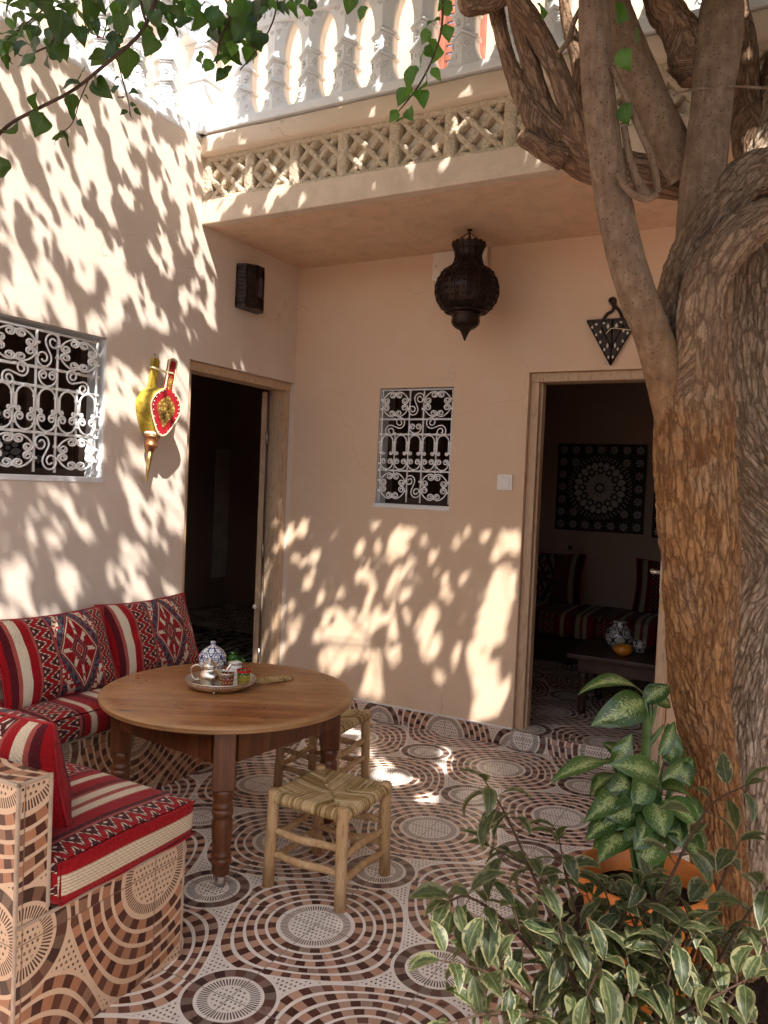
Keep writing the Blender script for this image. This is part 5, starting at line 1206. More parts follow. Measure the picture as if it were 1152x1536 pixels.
bark_tube('limb', [(1180, 420, 46, 2.64), (1160, 300, 44, 2.70), (1140, 215, 40, 2.74), (1118, 150, 24, 2.78), (1112, 60, 22, 2.80), (1106, -40, 22, 2.8), (1100, -220, 16, 2.8)], 100, 240, .006, 24, 8, 'bark_dark', 'plate', .07, seed=3.9)
bark_tube('limb', [(870, 210, 12, 2.74), (862, 180, 14, 2.78), (872, 130, 14, 2.80), (868, 90, 12, 2.82), (850, 30, 9, 2.84), (842, -25, 6, 2.84)], 50, 120, .003, 24, 6, 'bark_dark', 'plate', .08, seed=5.2)
def vine(path, w=.8):
    P = cr([(*at(px, py, t), r*t/CF) for px, py, r, t in path], 60); bm_ = MB(); bm_.tube([Vector(p[:3])-TREE for p in P], [p[3] for p in P], 10); bm_.build('vine_stem', MAT['bark_smooth'], tree)
vine([(936, 190, 5, 2.24), (945, 240, 6, 2.24), (958, 275, 7, 2.24), (972, 292, 8, 2.25), (985, 292, 6, 2.25)])
vine([(918, 100, 4, 2.22), (940, 150, 5, 2.22), (962, 200, 5, 2.22), (980, 245, 5, 2.22), (987, 290, 5, 2.23)]); vine([(925, 260, 4, 2.2), (945, 288, 5, 2.2), (968, 298, 5.5, 2.2), (985, 292, 5, 2.2)])
vine([(884, -10, 3, 2.3), (862, 30, 4, 2.3), (853, 60, 4.5, 2.3), (838, 80, 3, 2.3)]); vine([(1010, 143, 1.5, 2.4), (1040, 134, 1.6, 2.4), (1100, 130, 1.8, 2.4), (1150, 132, 2, 2.4)])
b = MB(); b.tube([at(1098, 806, 2.42)-TREE, at(1110, 824, 2.40)-TREE, at(1106, 830, 2.40)-TREE], [.004, .008, .002], 6); b.build('cloth_knot', MAT['switch_plastic'], tree)
b = MB(); b.lathe([(.62, .003), (.60, .03), (.3, .05), (0, .055)], 40, (TREE.x+.06, TREE.y, 0)); rough(b, .012, 9.0); tag(b.build('soil', MAT['soil']), kind='structure')

# ------------------------------------------------------------------ crown: leaves placed where the yard below is in shade, with openings where the sun comes through
LIT = []
def lit(x0, y0, sc, rows, k=1.0, low=None):
    for r in rows: q = (k if r[3] < 36 else max(k, 1.0)) if (low is None or r[1] < low) else 1.3; LIT.append((x0+r[0]/sc, y0+r[1]/sc, r[2]/sc*q, r[3]/sc*q, r[4] if len(r) > 4 else None))
lit(400, 740, 2.88, [r+(-22,) for r in [(95,150,55,20),(158,150,70,24),(120,75,22,18),(105,185,40,20),(128,278,32,18),(205,275,60,25),(155,300,20,12),(185,375,45,25),(232,450,45,16),(400,230,45,22),(470,120,45,28),(480,230,35,18),(555,200,100,30),(610,170,50,20),(545,270,40,25),(590,240,50,25),(680,205,35,22),(720,260,60,16),(820,215,45,18),(870,165,30,18),(945,180,60,25),(990,145,25,15),(1060,180,60,50),(990,270,40,25),(1080,240,50,25),(1030,330,50,30),(1020,420,90,55),(985,520,90,50),(965,600,45,45),(620,320,65,25),(590,430,60,25),(560,350,70,28),(530,430,60,24),(555,500,60,25),(570,560,50,22),(500,550,50,18),(460,400,50,22),(465,540,90,28),(440,470,50,18),(415,590,50,25),(375,660,50,28),(410,665,40,22),(435,360,40,15),(400,355,45,14),(325,435,40,15),(360,530,60,17),(330,620,60,18),(300,565,50,38),(265,530,50,20),(240,600,50,16),(260,690,45,16),(290,740,35,22),(108,480,32,17),(55,500,55,20),(125,590,40,12),(50,670,30,18),(770,370,60,18),(775,420,40,20),(790,450,35,18),(850,370,40,20),(730,330,25,18),(690,560,60,20),(705,660,45,25),(690,610,35,18),(580,680,40,18),(500,800,65,24),(440,810,45,15),(470,720,50,15),(500,700,30,18),(720,825,40,22),(860,710,45,38),(940,780,65,32),(985,900,60,55),(960,960,40,60),(1030,870,80,18),(10,230,40,14),(0,520,60,14),(60,180,60,14),(1105,330,90,16),(1105,480,50,12)]], .62, 560)
lit(0, 80, 3.388, [(60,600,200,40,22),(40,160,120,30,25),(170,150,110,35,25),(230,330,140,35,25),(280,570,170,50,25),(340,730,130,55,25),(450,560,180,55,12),(520,700,110,40,12),(560,300,120,35,10),(620,500,120,35,15),(650,380,60,30,15),(720,420,90,40,10),(790,430,110,15,20),(850,500,80,18,20),(880,620,140,35,15),(940,680,110,25,15),(920,520,80,18,15),(985,480,90,25,15),(1020,640,60,20,30),(1025,800,90,25,15),(690,620,60,25,15),(640,720,80,25,25),(560,830,80,18,25),(600,970,60,18,20),(790,650,80,18,25),(800,750,90,14,20),(850,1010,80,22,15),(840,1090,60,24,25),(930,970,70,18,15),(940,850,70,18,12),(965,930,60,14,10),(1020,940,90,22,12),(1015,1080,70,18,18),(1070,1030,90,10,20),(1070,1190,70,16,5),(1075,1280,50,14,10),(940,1250,80,28,22),(990,1180,40,12,15),(1065,1350,60,16,25),(1000,1270,50,10,15),(710,1150,30,20,15),(750,1300,90,40,15),(815,1360,70,30,22),(700,1240,60,12,20),(640,1150,110,35,15),(580,1100,120,35,20),(570,1320,90,40,10),(640,1220,60,30,15),(470,960,150,45,25),(370,980,150,60,15),(420,1100,120,45,25),(200,800,130,40,30),(210,960,100,35,15),(100,1080,100,35,25),(250,1180,150,60,25),(40,830,80,30,20),(15,920,50,50,10),(80,1220,110,90,30),(180,1300,80,40,35),(225,1280,50,14,20),(330,1300,130,40,20),(500,1380,60,60,20),(40,740,90,25,15),(770,1000,50,10,25),(330,200,130,40,20),(440,330,120,30,15),(110,330,120,22,25)])
lit(0, 680, 3.84, [(235,200,60,22,15),(240,320,70,15,15),(205,340,50,25,20),(175,470,90,30,15),(165,380,40,25,0),(310,240,80,25,25),(390,290,90,35,28),(495,450,90,32,18),(435,390,40,25,20),(440,195,45,12,25),(600,370,90,20,20),(310,490,70,45,10),(315,400,50,18,10),(20,510,60,30,10),(10,310,40,20,15),(90,680,70,70,30),(150,740,60,35,10),(60,880,100,110,0),(170,900,80,35,25),(390,710,100,50,22),(410,850,50,25,20),(650,690,110,28,15),(785,620,90,50,5),(770,740,120,40,30),(860,850,50,25,20),(745,870,50,20,15),(740,190,80,30,20),(830,370,150,45,22),(890,470,40,15,20),(950,180,140,60,20),(1000,330,120,40,25),(1020,180,100,35,20),(900,300,80,30,25),(1030,460,60,15,20),(950,540,50,14,15),(945,760,60,10,15),(965,680,40,8,15),(1005,810,60,25,10),(325,910,50,25,15),(270,950,40,40,0),(830,40,60,50,30),(750,30,40,20,30),(980,60,90,40,20),(1050,40,40,20,10),(620,880,40,15,15)], .74)
lit(0, 360, 2.504, [(450,520,70,40,30),(500,600,100,30,20),(430,620,60,25,20),(680,540,90,30,15),(690,620,60,20,10),(640,760,80,60,20),(600,860,80,50,20),(490,800,50,15,20),(480,900,80,20,25),(330,640,40,50,0),(330,740,70,30,10),(345,600,70,34,0),(350,800,60,34,0),(915,470,30,5,15),(540,560,60,40,20),(640,470,60,30,15)])
lit(260, 180, 3.84, [(220,270,70,30,0),(300,330,100,25,25),(350,400,120,30,-30),(230,520,60,40,-20),(400,190,40,20,30),(530,190,30,20,-20),(580,240,40,15,0),(660,300,110,20,-30),(550,470,70,15,-15),(710,280,60,25,-10),(745,460,50,10,-20),(420,530,40,15,-20),(630,400,60,20,-20),(1070,180,80,25,-15),(1130,40,50,15,-20),(440,330,60,8,-10),(250,110,120,40,-75),(380,80,60,30,-70)])
lit(400, 0, 2.304, [(500,570,40,14,-10),(600,580,30,8,-10),(690,370,40,16,-10),(660,400,40,12,-10),(780,410,20,12,0),(630,540,30,6,-10),(845,550,20,6,-15),(895,545,30,6,-15),(940,555,40,8,-20),(690,515,20,6,-10),(595,470,20,10,0),(490,460,20,6,-10),(370,640,20,5,-10),(130,680,20,5,-10),(60,600,70,16,-30),(250,380,25,6,0),(380,345,25,14,0),(740,265,30,12,0),(650,290,20,8,0),(155,395,20,6,0)])
lit(500, 960, 2.88, [(600,480,24,50,0),(500,490,18,34,0),(470,580,34,32,0),(270,495,14,36,0),(240,530,10,55,0),(270,605,14,36,0),(200,580,18,24,0),(400,682,10,36,0),(680,390,70,90,0),(690,430,22,50,0),(355,605,10,20,0),(80,370,20,60,0),(150,440,60,26,0)])
LITA = np.array([(a, b_, c, d, math.radians(e if e is not None else 20)) for a, b_, c, d, e in LIT])
def proj_np(P):
    d = P-CPOS; z = d@_fw; z = np.where(np.abs(z) < 1e-6, 1e-6, z); return 576+CF*(d@_r)/z, 768-CF*(d@_u)/z, z
def in_lit(px, py, grow=4.0):
    m = np.zeros(len(px), bool); dist = np.full(len(px), 9.0)
    for (cx, cy, hl, hw, a) in LITA:
        dx, dy = px-cx, py-cy; al = dx*(-math.sin(a))*-1*1.0; lx = math.sin(a); 
        # long axis: up-left for positive angle, up-right for negative
        ux, uy = -math.sin(a), -math.cos(a); t = dx*ux+dy*uy; s = -dx*uy+dy*ux
        gg = grow if hw < 9 else grow+3.0; m |= (t/(hl+gg))**2+(s/(hw+gg))**2 < 1
    return m
SD = np.array([-.52, .588, -1.0])
def shadow_np(P):
    """where the shadow of each point first lands: X=0 wall, gallery front, end wall or floor; returns point and code"""
    inf = 1e9; tX = P[:, 0]/.52; tG = (BY-P[:, 1])/.588; tB = (-P[:, 1])/.588; tZ = P[:, 2].copy()
    zX = P[:, 2]-tX; zG = P[:, 2]-tG
    yX = P[:, 1]+.588*tX
    code = np.full(len(P), 3); t = tZ.copy()
    b_ = tB < t; t = np.where(b_, tB, t); code[b_] = 2
    g_ = (tG < t) & (zG > ZC) & (zG < ZT); t = np.where(g_, tG, t); code[g_] = 1
    hi = (zG >= ZT) & (tG < tX); code[hi] = 9
    x_ = (tX < t) & (zX < 3.32); t = np.where(x_, tX, t); code[x_ & ~hi] = 0
    x9 = (tX < t) & (zX >= 3.32); code[x9] = 9
    return P+SD*t[:, None], code
NC = 300000
P = np.stack([RNG.uniform(.12, 5.7, NC), RNG.uniform(-6.9, -1.12, NC), 3.50+1.55*RNG.beta(1.3, 1.6, NC)], 1)
qx, qy, qz = proj_np(P); seen = (qz > 0) & (qx > -90) & (qx < 1242) & (qy > -70) & (qy < 1600)
Sp, code = shadow_np(P); px, py, pz = proj_np(Sp)
vis = (pz > .2) & (px > -70) & (px < 1222) & (py > -40) & (py < 1600)
keep = ~seen
u = RNG.random(NC)
keep &= ~((code != 9) & vis & in_lit(px, py) & (u > np.where(code == 0, .022, .006)))
clump = np.array([mnoise.noise(Vector((a_*.03, b_*.022, 5.0))) for a_, b_ in zip(px.clip(-200, 1400), py.clip(-200, 1800))])
u = RNG.random(NC)
keep &= ~((code == 0) & vis & (u > np.where(clump > .16, .42, .85)))
keep &= ~((code == 2) & vis & (py > 800) & (u > np.where(clump > .18, .38, .75)))
u = RNG.random(NC)
tF = (-.93-P[:, 1])/.588; xF = P[:, 0]-.52*tF; zF = P[:, 2]-tF
front = (code == 9) & (zF < 4.02) & (zF > 3.3) & (xF > .22)
gapn = np.array([mnoise.noise(Vector((a_*9, b_*9, 3.0))) for a_, b_ in zip(xF, zF)]) if True else 0
keep &= ~(front & (gapn > .26)); keep &= ~((code == 9) & ~front & (u > .05))
keep &= ~((~vis) & (u > .05))
keep &= ~((code == 3) & vis & (px > 1000) & (u > .6))
LP_ = []
for o in [q for q in COL.objects if q.parent == tree and q.name.split('.')[0] in ('limb', 'trunk')]:
    n_ = len(o.data.vertices); co = np.zeros(n_*3, dtype=np.float32); o.data.vertices.foreach_get('co', co); co = co.reshape(-1, 3)[RNG.integers(0, n_, 900)].astype(float)+np.array(TREE); co = co[(co[:, 2] > 1.2) & (co[:, 2] < 3.05)]
    for rep in range(3):
        t_ = RNG.uniform(.35, 2.4, len(co)); LP_.append(co+RNG.normal(0, .018, co.shape)-SD*t_[:, None])
LP_ = np.concatenate(LP_); x_, y_, z_ = proj_np(LP_); ok_ = (LP_[:, 2] > 3.0) & (LP_[:, 2] < 5.3) & ~((z_ > 0) & (x_ > -60) & (x_ < 1212) & (y_ > -40) & (y_ < 1600)); LP_ = LP_[ok_]; S2, c2 = shadow_np(LP_); qx2, qy2, qz2 = proj_np(S2); LP_ = LP_[~((c2 == 2) & (qz2 > .2) & in_lit(qx2, qy2))]
P = np.concatenate([P[keep], LP_]); NL = len(P)
nz = np.stack([RNG.normal(.25, .55, NL), RNG.normal(-.28, .55, NL), np.full(NL, 1.0)], 1); nz /= np.linalg.norm(nz, axis=1)[:, None]
ra = RNG.uniform(0, 2*PI, NL); t1 = np.cross(nz, np.array([0., 0., 1.])+.001); t1 /= np.linalg.norm(t1, axis=1)[:, None]; t2 = np.cross(nz, t1)
dl = t1*np.cos(ra)[:, None]+t2*np.sin(ra)[:, None]; sl = np.cross(nz, dl)
Ln = RNG.uniform(.034, .056, NL)[:, None]; Wn = Ln*RNG.uniform(.62, .82, NL)[:, None]*.5
V = np.stack([P-dl*Ln*.5, P-dl*Ln*.22+sl*Wn-nz*Ln*.05, P+dl*Ln*.15+sl*Wn*.85-nz*Ln*.05, P+dl*Ln*.5-nz*Ln*.12, P+dl*Ln*.15-sl*Wn*.85-nz*Ln*.05, P-dl*Ln*.22-sl*Wn-nz*Ln*.05], 1).reshape(-1, 3)-np.array(TREE)
base = np.arange(NL)[:, None]*6; F = np.concatenate([base+np.array([[0, 1, 2, 3]]), base+np.array([[0, 3, 4, 5]])], 1).reshape(-1, 4)
me = bpy.data.meshes.new('crown'); me.vertices.add(len(V)); me.vertices.foreach_set('co', V.astype(np.float32).ravel())
me.loops.add(F.size); me.loops.foreach_set('vertex_index', F.astype(np.int32).ravel()); me.polygons.add(len(F)); me.polygons.foreach_set('loop_start', np.arange(len(F), dtype=np.int32)*4)
A = me.attributes.new('tone', 'FLOAT', 'POINT'); A.data.foreach_set('value', np.repeat(RNG.random(NL).astype(np.float32), 6))
ul = me.uv_layers.new(name='UVMap'); uvp = np.array([(0, 0), (1, .3), (1, .65), (0, 1), (-1, .65), (-1, .3)], dtype=np.float32); ul.data.foreach_set('uv', uvp[F.ravel() % 6].ravel())
me.update(calc_edges=True); crown = obj('crown', me, MAT['tree_leaf'], tree); print('crown leaves', NL)
# boughs that carry the crown
rs = random.Random(21)
ends = [(at(868, -320, 2.26), .019), (at(1120, -330, 2.48), .024), (at(715, -260, 2.62), .014), (at(700, -160, 2.55), .018), (at(880, -200, 2.52), .022), (at(950, -160, 2.53), .022), (at(1100, -220, 2.6), .022), (at(1215, 60, 2.8), .07)]
for i, (e0, r0) in enumerate(ends):
    for k in range(3):
        a = rs.uniform(0, 2*PI); L = rs.uniform(.7, 1.5); tgt = Vector((min(5.0, max(.7, e0.x+L*math.cos(a)-.3)), min(-1.9, max(-6, e0.y+L*math.sin(a)-.5)), rs.uniform(3.8, 4.7)))
        mid = e0.lerp(tgt, .45)+Vector((rs.uniform(-.1, .1), rs.uniform(-.1, .1), .35)); bark_tube3('bough', [(*e0, r0*.25), (*mid, r0*.2), (*tgt, .003)], 14, 40, .001, mat='bark_smooth', style='smooth', lump=.06, seed=i+k*.3)

# ------------------------------------------------------------------ sprays hanging into view at the top
lv = Leaves(); vl = Leaves()
def spray_leaf(acc, x, y, L, ang, t, k=1.0, wide=.86, tone=None, shape='cordate'):
    """leaf whose middle lies at (x, y); ang: direction of its tip in the view, degrees counter-clockwise from the right"""
    a = math.radians(ang+rs.uniform(-10, 10)); Lm = L*t/CF*k; d = Vector(_r)*math.cos(a)+Vector(_u)*math.sin(a); c = at(x, y, t)
    d = (d+Vector(_fw)*rs.uniform(-.8, .8)).normalized(); nrm = Vector(-_fw)*rs.uniform(.2, 1)+Vector((rs.uniform(-.9, .9), rs.uniform(-.9, .9), rs.uniform(-.1, 1.1)))
    acc.add(c-d*Lm*.5-TREE, d, nrm, Lm, Lm*wide*rs.uniform(.85, 1.05), rs.uniform(.1, 1.3), rs.uniform(-.3, .45), rs.random()**1.5 if tone is None else tone, 8, shape, rs.uniform(-.7, .7), .05)
S_ = 2.4
for (x, y, L, a) in [(50,52,65,180),(125,45,62,170),(28,110,62,170),(215,100,105,250),(320,35,130,280),(290,110,80,300),(200,165,95,270),(228,185,60,280),(85,210,75,190),(155,205,85,250),(60,165,65,200),(440,90,75,280),(485,35,105,270),(400,130,65,260),(390,180,75,230),(610,40,85,290),(625,80,75,330),(548,150,85,270),(585,105,65,300),(475,228,110,290),(530,20,65,250),(30,5,60,200),(245,22,75,230),(380,100,55,250),(150,10,80,200),(90,100,60,190),(110,160,70,220),(20,175,70,200),(340,90,60,300),(430,20,70,260),(560,60,60,290),(180,60,70,230),(5,215,55,220),(650,15,60,300),(275,60,70,250)]:
    t = rs.uniform(1.62, 1.95); spray_leaf(lv, x/S_, y/S_, L/S_*1.12, a, t)
    for _k in range(2 if y < 200 else 0): spray_leaf(vl if rs.random() < .2 else lv, (x+rs.uniform(-45, 45))/S_, (y+rs.uniform(-50, 25))/S_, L/S_*rs.uniform(.75, 1.15), a+rs.uniform(-70, 70), t+rs.uniform(.02, .25))
for (x, y, L, a) in [(245,295,82,185),(325,280,90,250),(362,315,90,320),(115,355,88,200),(147,440,100,265),(55,478,112,250),(265,385,90,268),(285,440,32,300),(213,488,62,210),(238,500,55,300),(195,500,45,220),(5,620,105,265),(290,262,60,200),(420,275,36,60),(412,315,42,20),(483,332,42,340),(436,345,34,190),(480,372,28,20),(445,402,34,210),(497,403,34,350),(470,414,30,270),(310,345,22,340)]:
    spray_leaf(lv, x/S_, y/S_, L/S_, a, 1.70+rs.uniform(-.03, .03), tone=rs.uniform(0, .5))
for (x, y, L, a) in [(725,60,85,280),(690,10,65,260),(800,120,115,262),(760,40,85,270),(830,30,75,290),(905,30,115,278),(870,100,105,250),(850,160,85,240),(840,215,78,300),(933,175,95,278),(895,195,65,262),(747,240,52,250),(796,262,58,250),(720,225,42,260),(790,210,62,200),(945,22,52,270),(1015,25,52,280),(1050,40,62,290),(1100,48,62,270),(1072,3,45,200),(700,40,70,240),(780,80,80,260),(870,40,80,250),(830,95,70,300),(910,110,80,265),(770,130,70,280),(880,150,60,300)]:
    spray_leaf(vl if rs.random() < .5 else lv, x/S_, y/S_, L/S_*1.1, a, rs.uniform(1.85, 2.1)); spray_leaf(vl if rs.random() < .4 else lv, (x+rs.uniform(-35, 35))/S_, (y+rs.uniform(-45, 10))/S_, L/S_*rs.uniform(.7, 1.05), a+rs.uniform(-50, 50), rs.uniform(1.9, 2.2))
for (x, y, L, a) in [(570,68,62,200),(628,105,62,275),(540,130,62,200),(597,165,88,285),(525,195,62,225),(590,252,52,310),(495,268,84,232),(565,285,72,290),(492,312,52,250),(535,338,72,280),(465,335,62,240),(440,398,52,250),(491,393,58,270),(635,35,62,340),(455,415,36,210),(610,10,50,250),(560,180,50,300)]:
    spray_leaf(vl, 400+x/2.304, y/2.304, L/2.304*1.05, a, 2.02+rs.uniform(-.03, .03), tone=rs.uniform(.35, 1))
for (x, y, L, a, t) in [(670,15,26,270,2.1),(543,20,24,240,2.0),(933,88,40,270,2.15),(935,170,36,270,2.2),(940,15,40,270,2.3),(525,5,30,260,2.1),(820,10,30,300,2.3),(960,55,30,290,2.4)]: spray_leaf(vl, x, y, L, a, t)
def twig(path, n=40):
    P = cr([(*at(px, py, t), r*t/CF) for px, py, r, t in path], n); tw = MB(); tw.tube([Vector(p[:3])-TREE for p in P], [p[3] for p in P], 8); tw.build('twig', MAT['stem_brown'], tree)
twig([(-30, 235, 2.6, 1.72), (10, 190, 2.6, 1.71), (55, 164, 2.6, 1.7), (110, 135, 2.5, 1.7), (160, 95, 2.6, 1.7), (195, 66, 2.8, 1.7), (218, 38, 3.0, 1.7), (240, -20, 3.5, 1.72), (290, -160, 5, 1.8)])
twig([(175, 86, 1.0, 1.7), (184, 120, .9, 1.7), (192, 150, .8, 1.7), (196, 175, .6, 1.7)]); twig([(135, 115, 1, 1.7), (120, 150, .9, 1.7), (108, 185, .8, 1.7), (85, 205, .8, 1.7)]); twig([(340, -60, 3, 1.95), (345, 20, 2.4, 1.95), (330, 60, 2, 1.95), (325, 95, 1.4, 1.95)]); twig([(340, 20, 1.6, 1.95), (365, 50, 1.4, 1.95), (385, 80, 1, 1.95)])
twig([(420, -30, 1.4, 2.0), (410, 30, 1.2, 2.0), (385, 75, 1, 2.0), (360, 105, .9, 2.0)]); twig([(664, -60, 2, 2.02), (664, 10, 1.8, 2.02), (661, 50, 1.6, 2.02), (648, 90, 1.5, 2.02), (630, 125, 1.3, 2.02), (612, 150, 1.1, 2.02), (595, 170, .8, 2.02)])
twig([(60, -60, 2.4, 1.85), (70, 10, 2, 1.85), (80, 60, 1.6, 1.84), (50, 80, 1.2, 1.82)]); twig([(200, -60, 2.5, 1.8), (215, 20, 2, 1.8), (232, 55, 1.4, 1.8)]); twig([(70, 10, 1.4, 1.8), (40, 35, 1.2, 1.8), (10, 60, 1, 1.8)])
lv.build('foliage', MAT['tree_leaf'], tree); vl.build('foliage', MAT['vine_leaf'], tree)
for (x, y) in [(172, 14), (176, 17), (169, 18), (146, 50), (149, 54), (178, 66), (228, 33), (231, 36), (173, 21)]:
    c = at(x, y, 1.75)-TREE; b = MB()
    for k in range(3): d = Vector((rs.uniform(-1, 1), rs.uniform(-1, 1), rs.uniform(-1, 1))).normalized(); s = d.orthogonal(); b.add([c, c+d*.005+s*.003, c+d*.010, c+d*.005-s*.003], [(0, 1, 2, 3)])
    b.build('bract', MAT['bract_red'], tree)

# ================================================================== potted plants
pc = at(966, 1312, 2.22); PZ = pc.z; pot0 = Vector((pc.x, pc.y, 0))
dp = thing('potted_plant', 'mottled green dumb cane with broad leaves growing in an orange plastic pot', 'potted plant', pot0)
R = .178; b = MB()
b.lathe([(0, .006), (R*.62, .006), (R*.66, .012), (R*.93, PZ-.055), (R*.94, PZ-.052), (R*1.03, PZ-.048), (R*1.05, PZ-.01), (R*1.04, PZ), (R*.99, PZ+.003), (R*.95, PZ-.002), (R*.90, PZ-.06), (R*.88, PZ-.09)], 64, cap=False); b.build('pot', MAT['orange_plastic'], dp)
b = MB(); b.lathe([(R*.89, PZ-.065), (R*.5, PZ-.05), (0, PZ-.045)], 32); rough(b, .006, 40.0); b.build('soil', MAT['soil'], dp)
dl_ = Leaves(); sm = MB()
def px2(x, y): return 820+x/3.47, 980+y/3.47
def dleaf(bx, by_, tx, ty, w, t0, t1, droop=.5, face=.5, petiole=True, tone=None):
    B0 = at(*px2(bx, by_), t0); T0 = at(*px2(tx, ty), t1); d = T0-B0; L = d.length*1.14; up_ = Vector((0, 0, 1))
    nrm = (Vector(-_fw)*face+up_*(1.1-face)+Vector((rs.uniform(-.45, .45), rs.uniform(-.45, .45), 0))).normalized(); side = d.cross(nrm).normalized(); d0 = Quaternion(side, droop*.5) @ d.normalized()
    dl_.add(B0-pot0, d0, nrm, L, w*2.2/CF/3.47*1.18, droop, .16, rs.random() if tone is None else tone, 12, 'broad', rs.uniform(-.7, .7), .03)
    if petiole:
        f = pot0+Vector((rs.uniform(-.03, .03), rs.uniform(-.03, .03), PZ-.04)); mid = f.lerp(B0, .6)+Vector((0, 0, .05)); P = cr([(*f, .006), (*mid, .0048), (*B0, .003)], 14); sm.tube([Vector(p[:3])-pot0 for p in P], [p[3] for p in P], 8)
STM = at(*px2(515, 530), 2.22)
for (bx, by_, tx, ty, w, t0, t1, dr_, fc) in [(505,215,200,150,105,2.2,2.1,1.0,.35),(505,250,285,355,150,2.2,2.08,.9,.55),(505,255,625,165,95,2.2,2.25,.5,.6),(540,245,650,262,75,2.22,2.3,.5,.5),(345,565,85,632,95,2.15,2.0,.5,.4),(345,590,440,440,85,2.18,2.2,.3,.8),(580,645,388,592,120,2.2,2.08,.7,.5),(580,695,300,805,150,2.18,2.02,.9,.5),(600,705,785,765,130,2.16,2.05,.8,.5),(600,665,745,560,95,2.24,2.28,.5,.7),(690,650,765,560,80,2.26,2.3,.5,.6),(600,765,795,885,110,2.1,1.98,.8,.5),(815,935,660,920,95,2.1,2.02,.4,.7),(650,570,640,385,100,2.3,2.32,.4,.9),(405,540,308,470,70,2.24,2.22,.5,.6),(335,650,268,805,80,2.14,2.06,.7,.8),(425,840,330,955,100,2.14,2.04,.8,.7),(585,530,665,370,75,2.28,2.32,.5,.7),(500,640,470,800,120,2.14,2.04,.8,.6),(640,800,560,940,110,2.14,2.04,.7,.7),(700,820,790,960,100,2.16,2.1,.7,.6),(420,700,310,740,100,2.2,2.12,.6,.6),(560,560,500,690,90,2.26,2.2,.7,.7),(480,900,400,1010,100,2.12,2.05,.7,.7),(680,560,740,680,100,2.28,2.24,.6,.7),(450,800,520,930,100,2.12,2.06,.7,.7),(600,880,660,1010,100,2.12,2.06,.7,.7),(470,760,330,900,130,2.1,1.98,.8,.6),(540,820,430,960,130,2.08,1.98,.8,.6),(620,830,700,980,120,2.1,2.0,.8,.6),(560,780,600,930,120,2.06,1.98,.8,.6),(680,760,800,850,110,2.18,2.12,.7,.5),(380,640,230,700,90,2.16,2.04,.7,.5),(480,820,360,860,110,2.08,1.98,.7,.5),(520,860,480,1000,120,2.05,1.96,.9,.7),(700,880,760,1010,110,2.12,2.05,.8,.7),(400,600,290,560,70,2.24,2.2,.5,.5),(610,560,720,500,90,2.3,2.34,.5,.6),(460,660,340,720,110,2.14,2.04,.8,.5),(400,740,235,835,105,2.1,1.96,.8,.35),(410,850,255,940,110,2.08,1.95,.8,.4),(450,930,300,1050,125,2.06,1.95,.9,.5),(560,960,500,1100,125,2.04,1.95,.9,.7),(690,940,800,1050,110,2.1,2.0,.8,.5),(390,900,260,970,110,2.1,2.0,.8,.5),(740,880,830,1010,110,2.14,2.06,.7,.6),(640,860,690,960,120,2.08,2.02,.7,.7),(470,860,400,960,120,2.08,2.02,.8,.7)]:
    dleaf(bx, by_, tx, ty, w, t0, t1, dr_, fc, petiole=by_ > 400)
f = pot0+Vector((0, 0, PZ-.05)); TOP = at(*px2(510, 235), 2.2); SP = cr([(*f, .016), (*STM, .0135), (*at(*px2(520, 400), 2.21), .012), (*at(*px2(512, 300), 2.2), .009), (*TOP, .005)], 30); sm.tube([Vector(p[:3])-pot0 for p in SP], [p[3] for p in SP], 12)
for (x, y) in ((490, 270), (540, 262), (575, 250)): P = cr([(*at(*px2(522, 420), 2.215), .008), (*at(*px2((522+x)/2+6, 330), 2.205), .006), (*at(*px2(x, y), 2.2), .003)], 14); sm.tube([Vector(p[:3])-pot0 for p in P], [p[3] for p in P], 8)
P = cr([(*at(*px2(525, 480), 2.22), .009), (*at(*px2(570, 425), 2.23), .0075), (*at(*px2(610, 375), 2.25), .004)], 12); sm.tube([Vector(p[:3])-pot0 for p in P], [p[3] for p in P], 8)
sm.build('stem', MAT['stem_green'], dp); dl_.build('foliage', MAT['mottled_leaf'], dp)

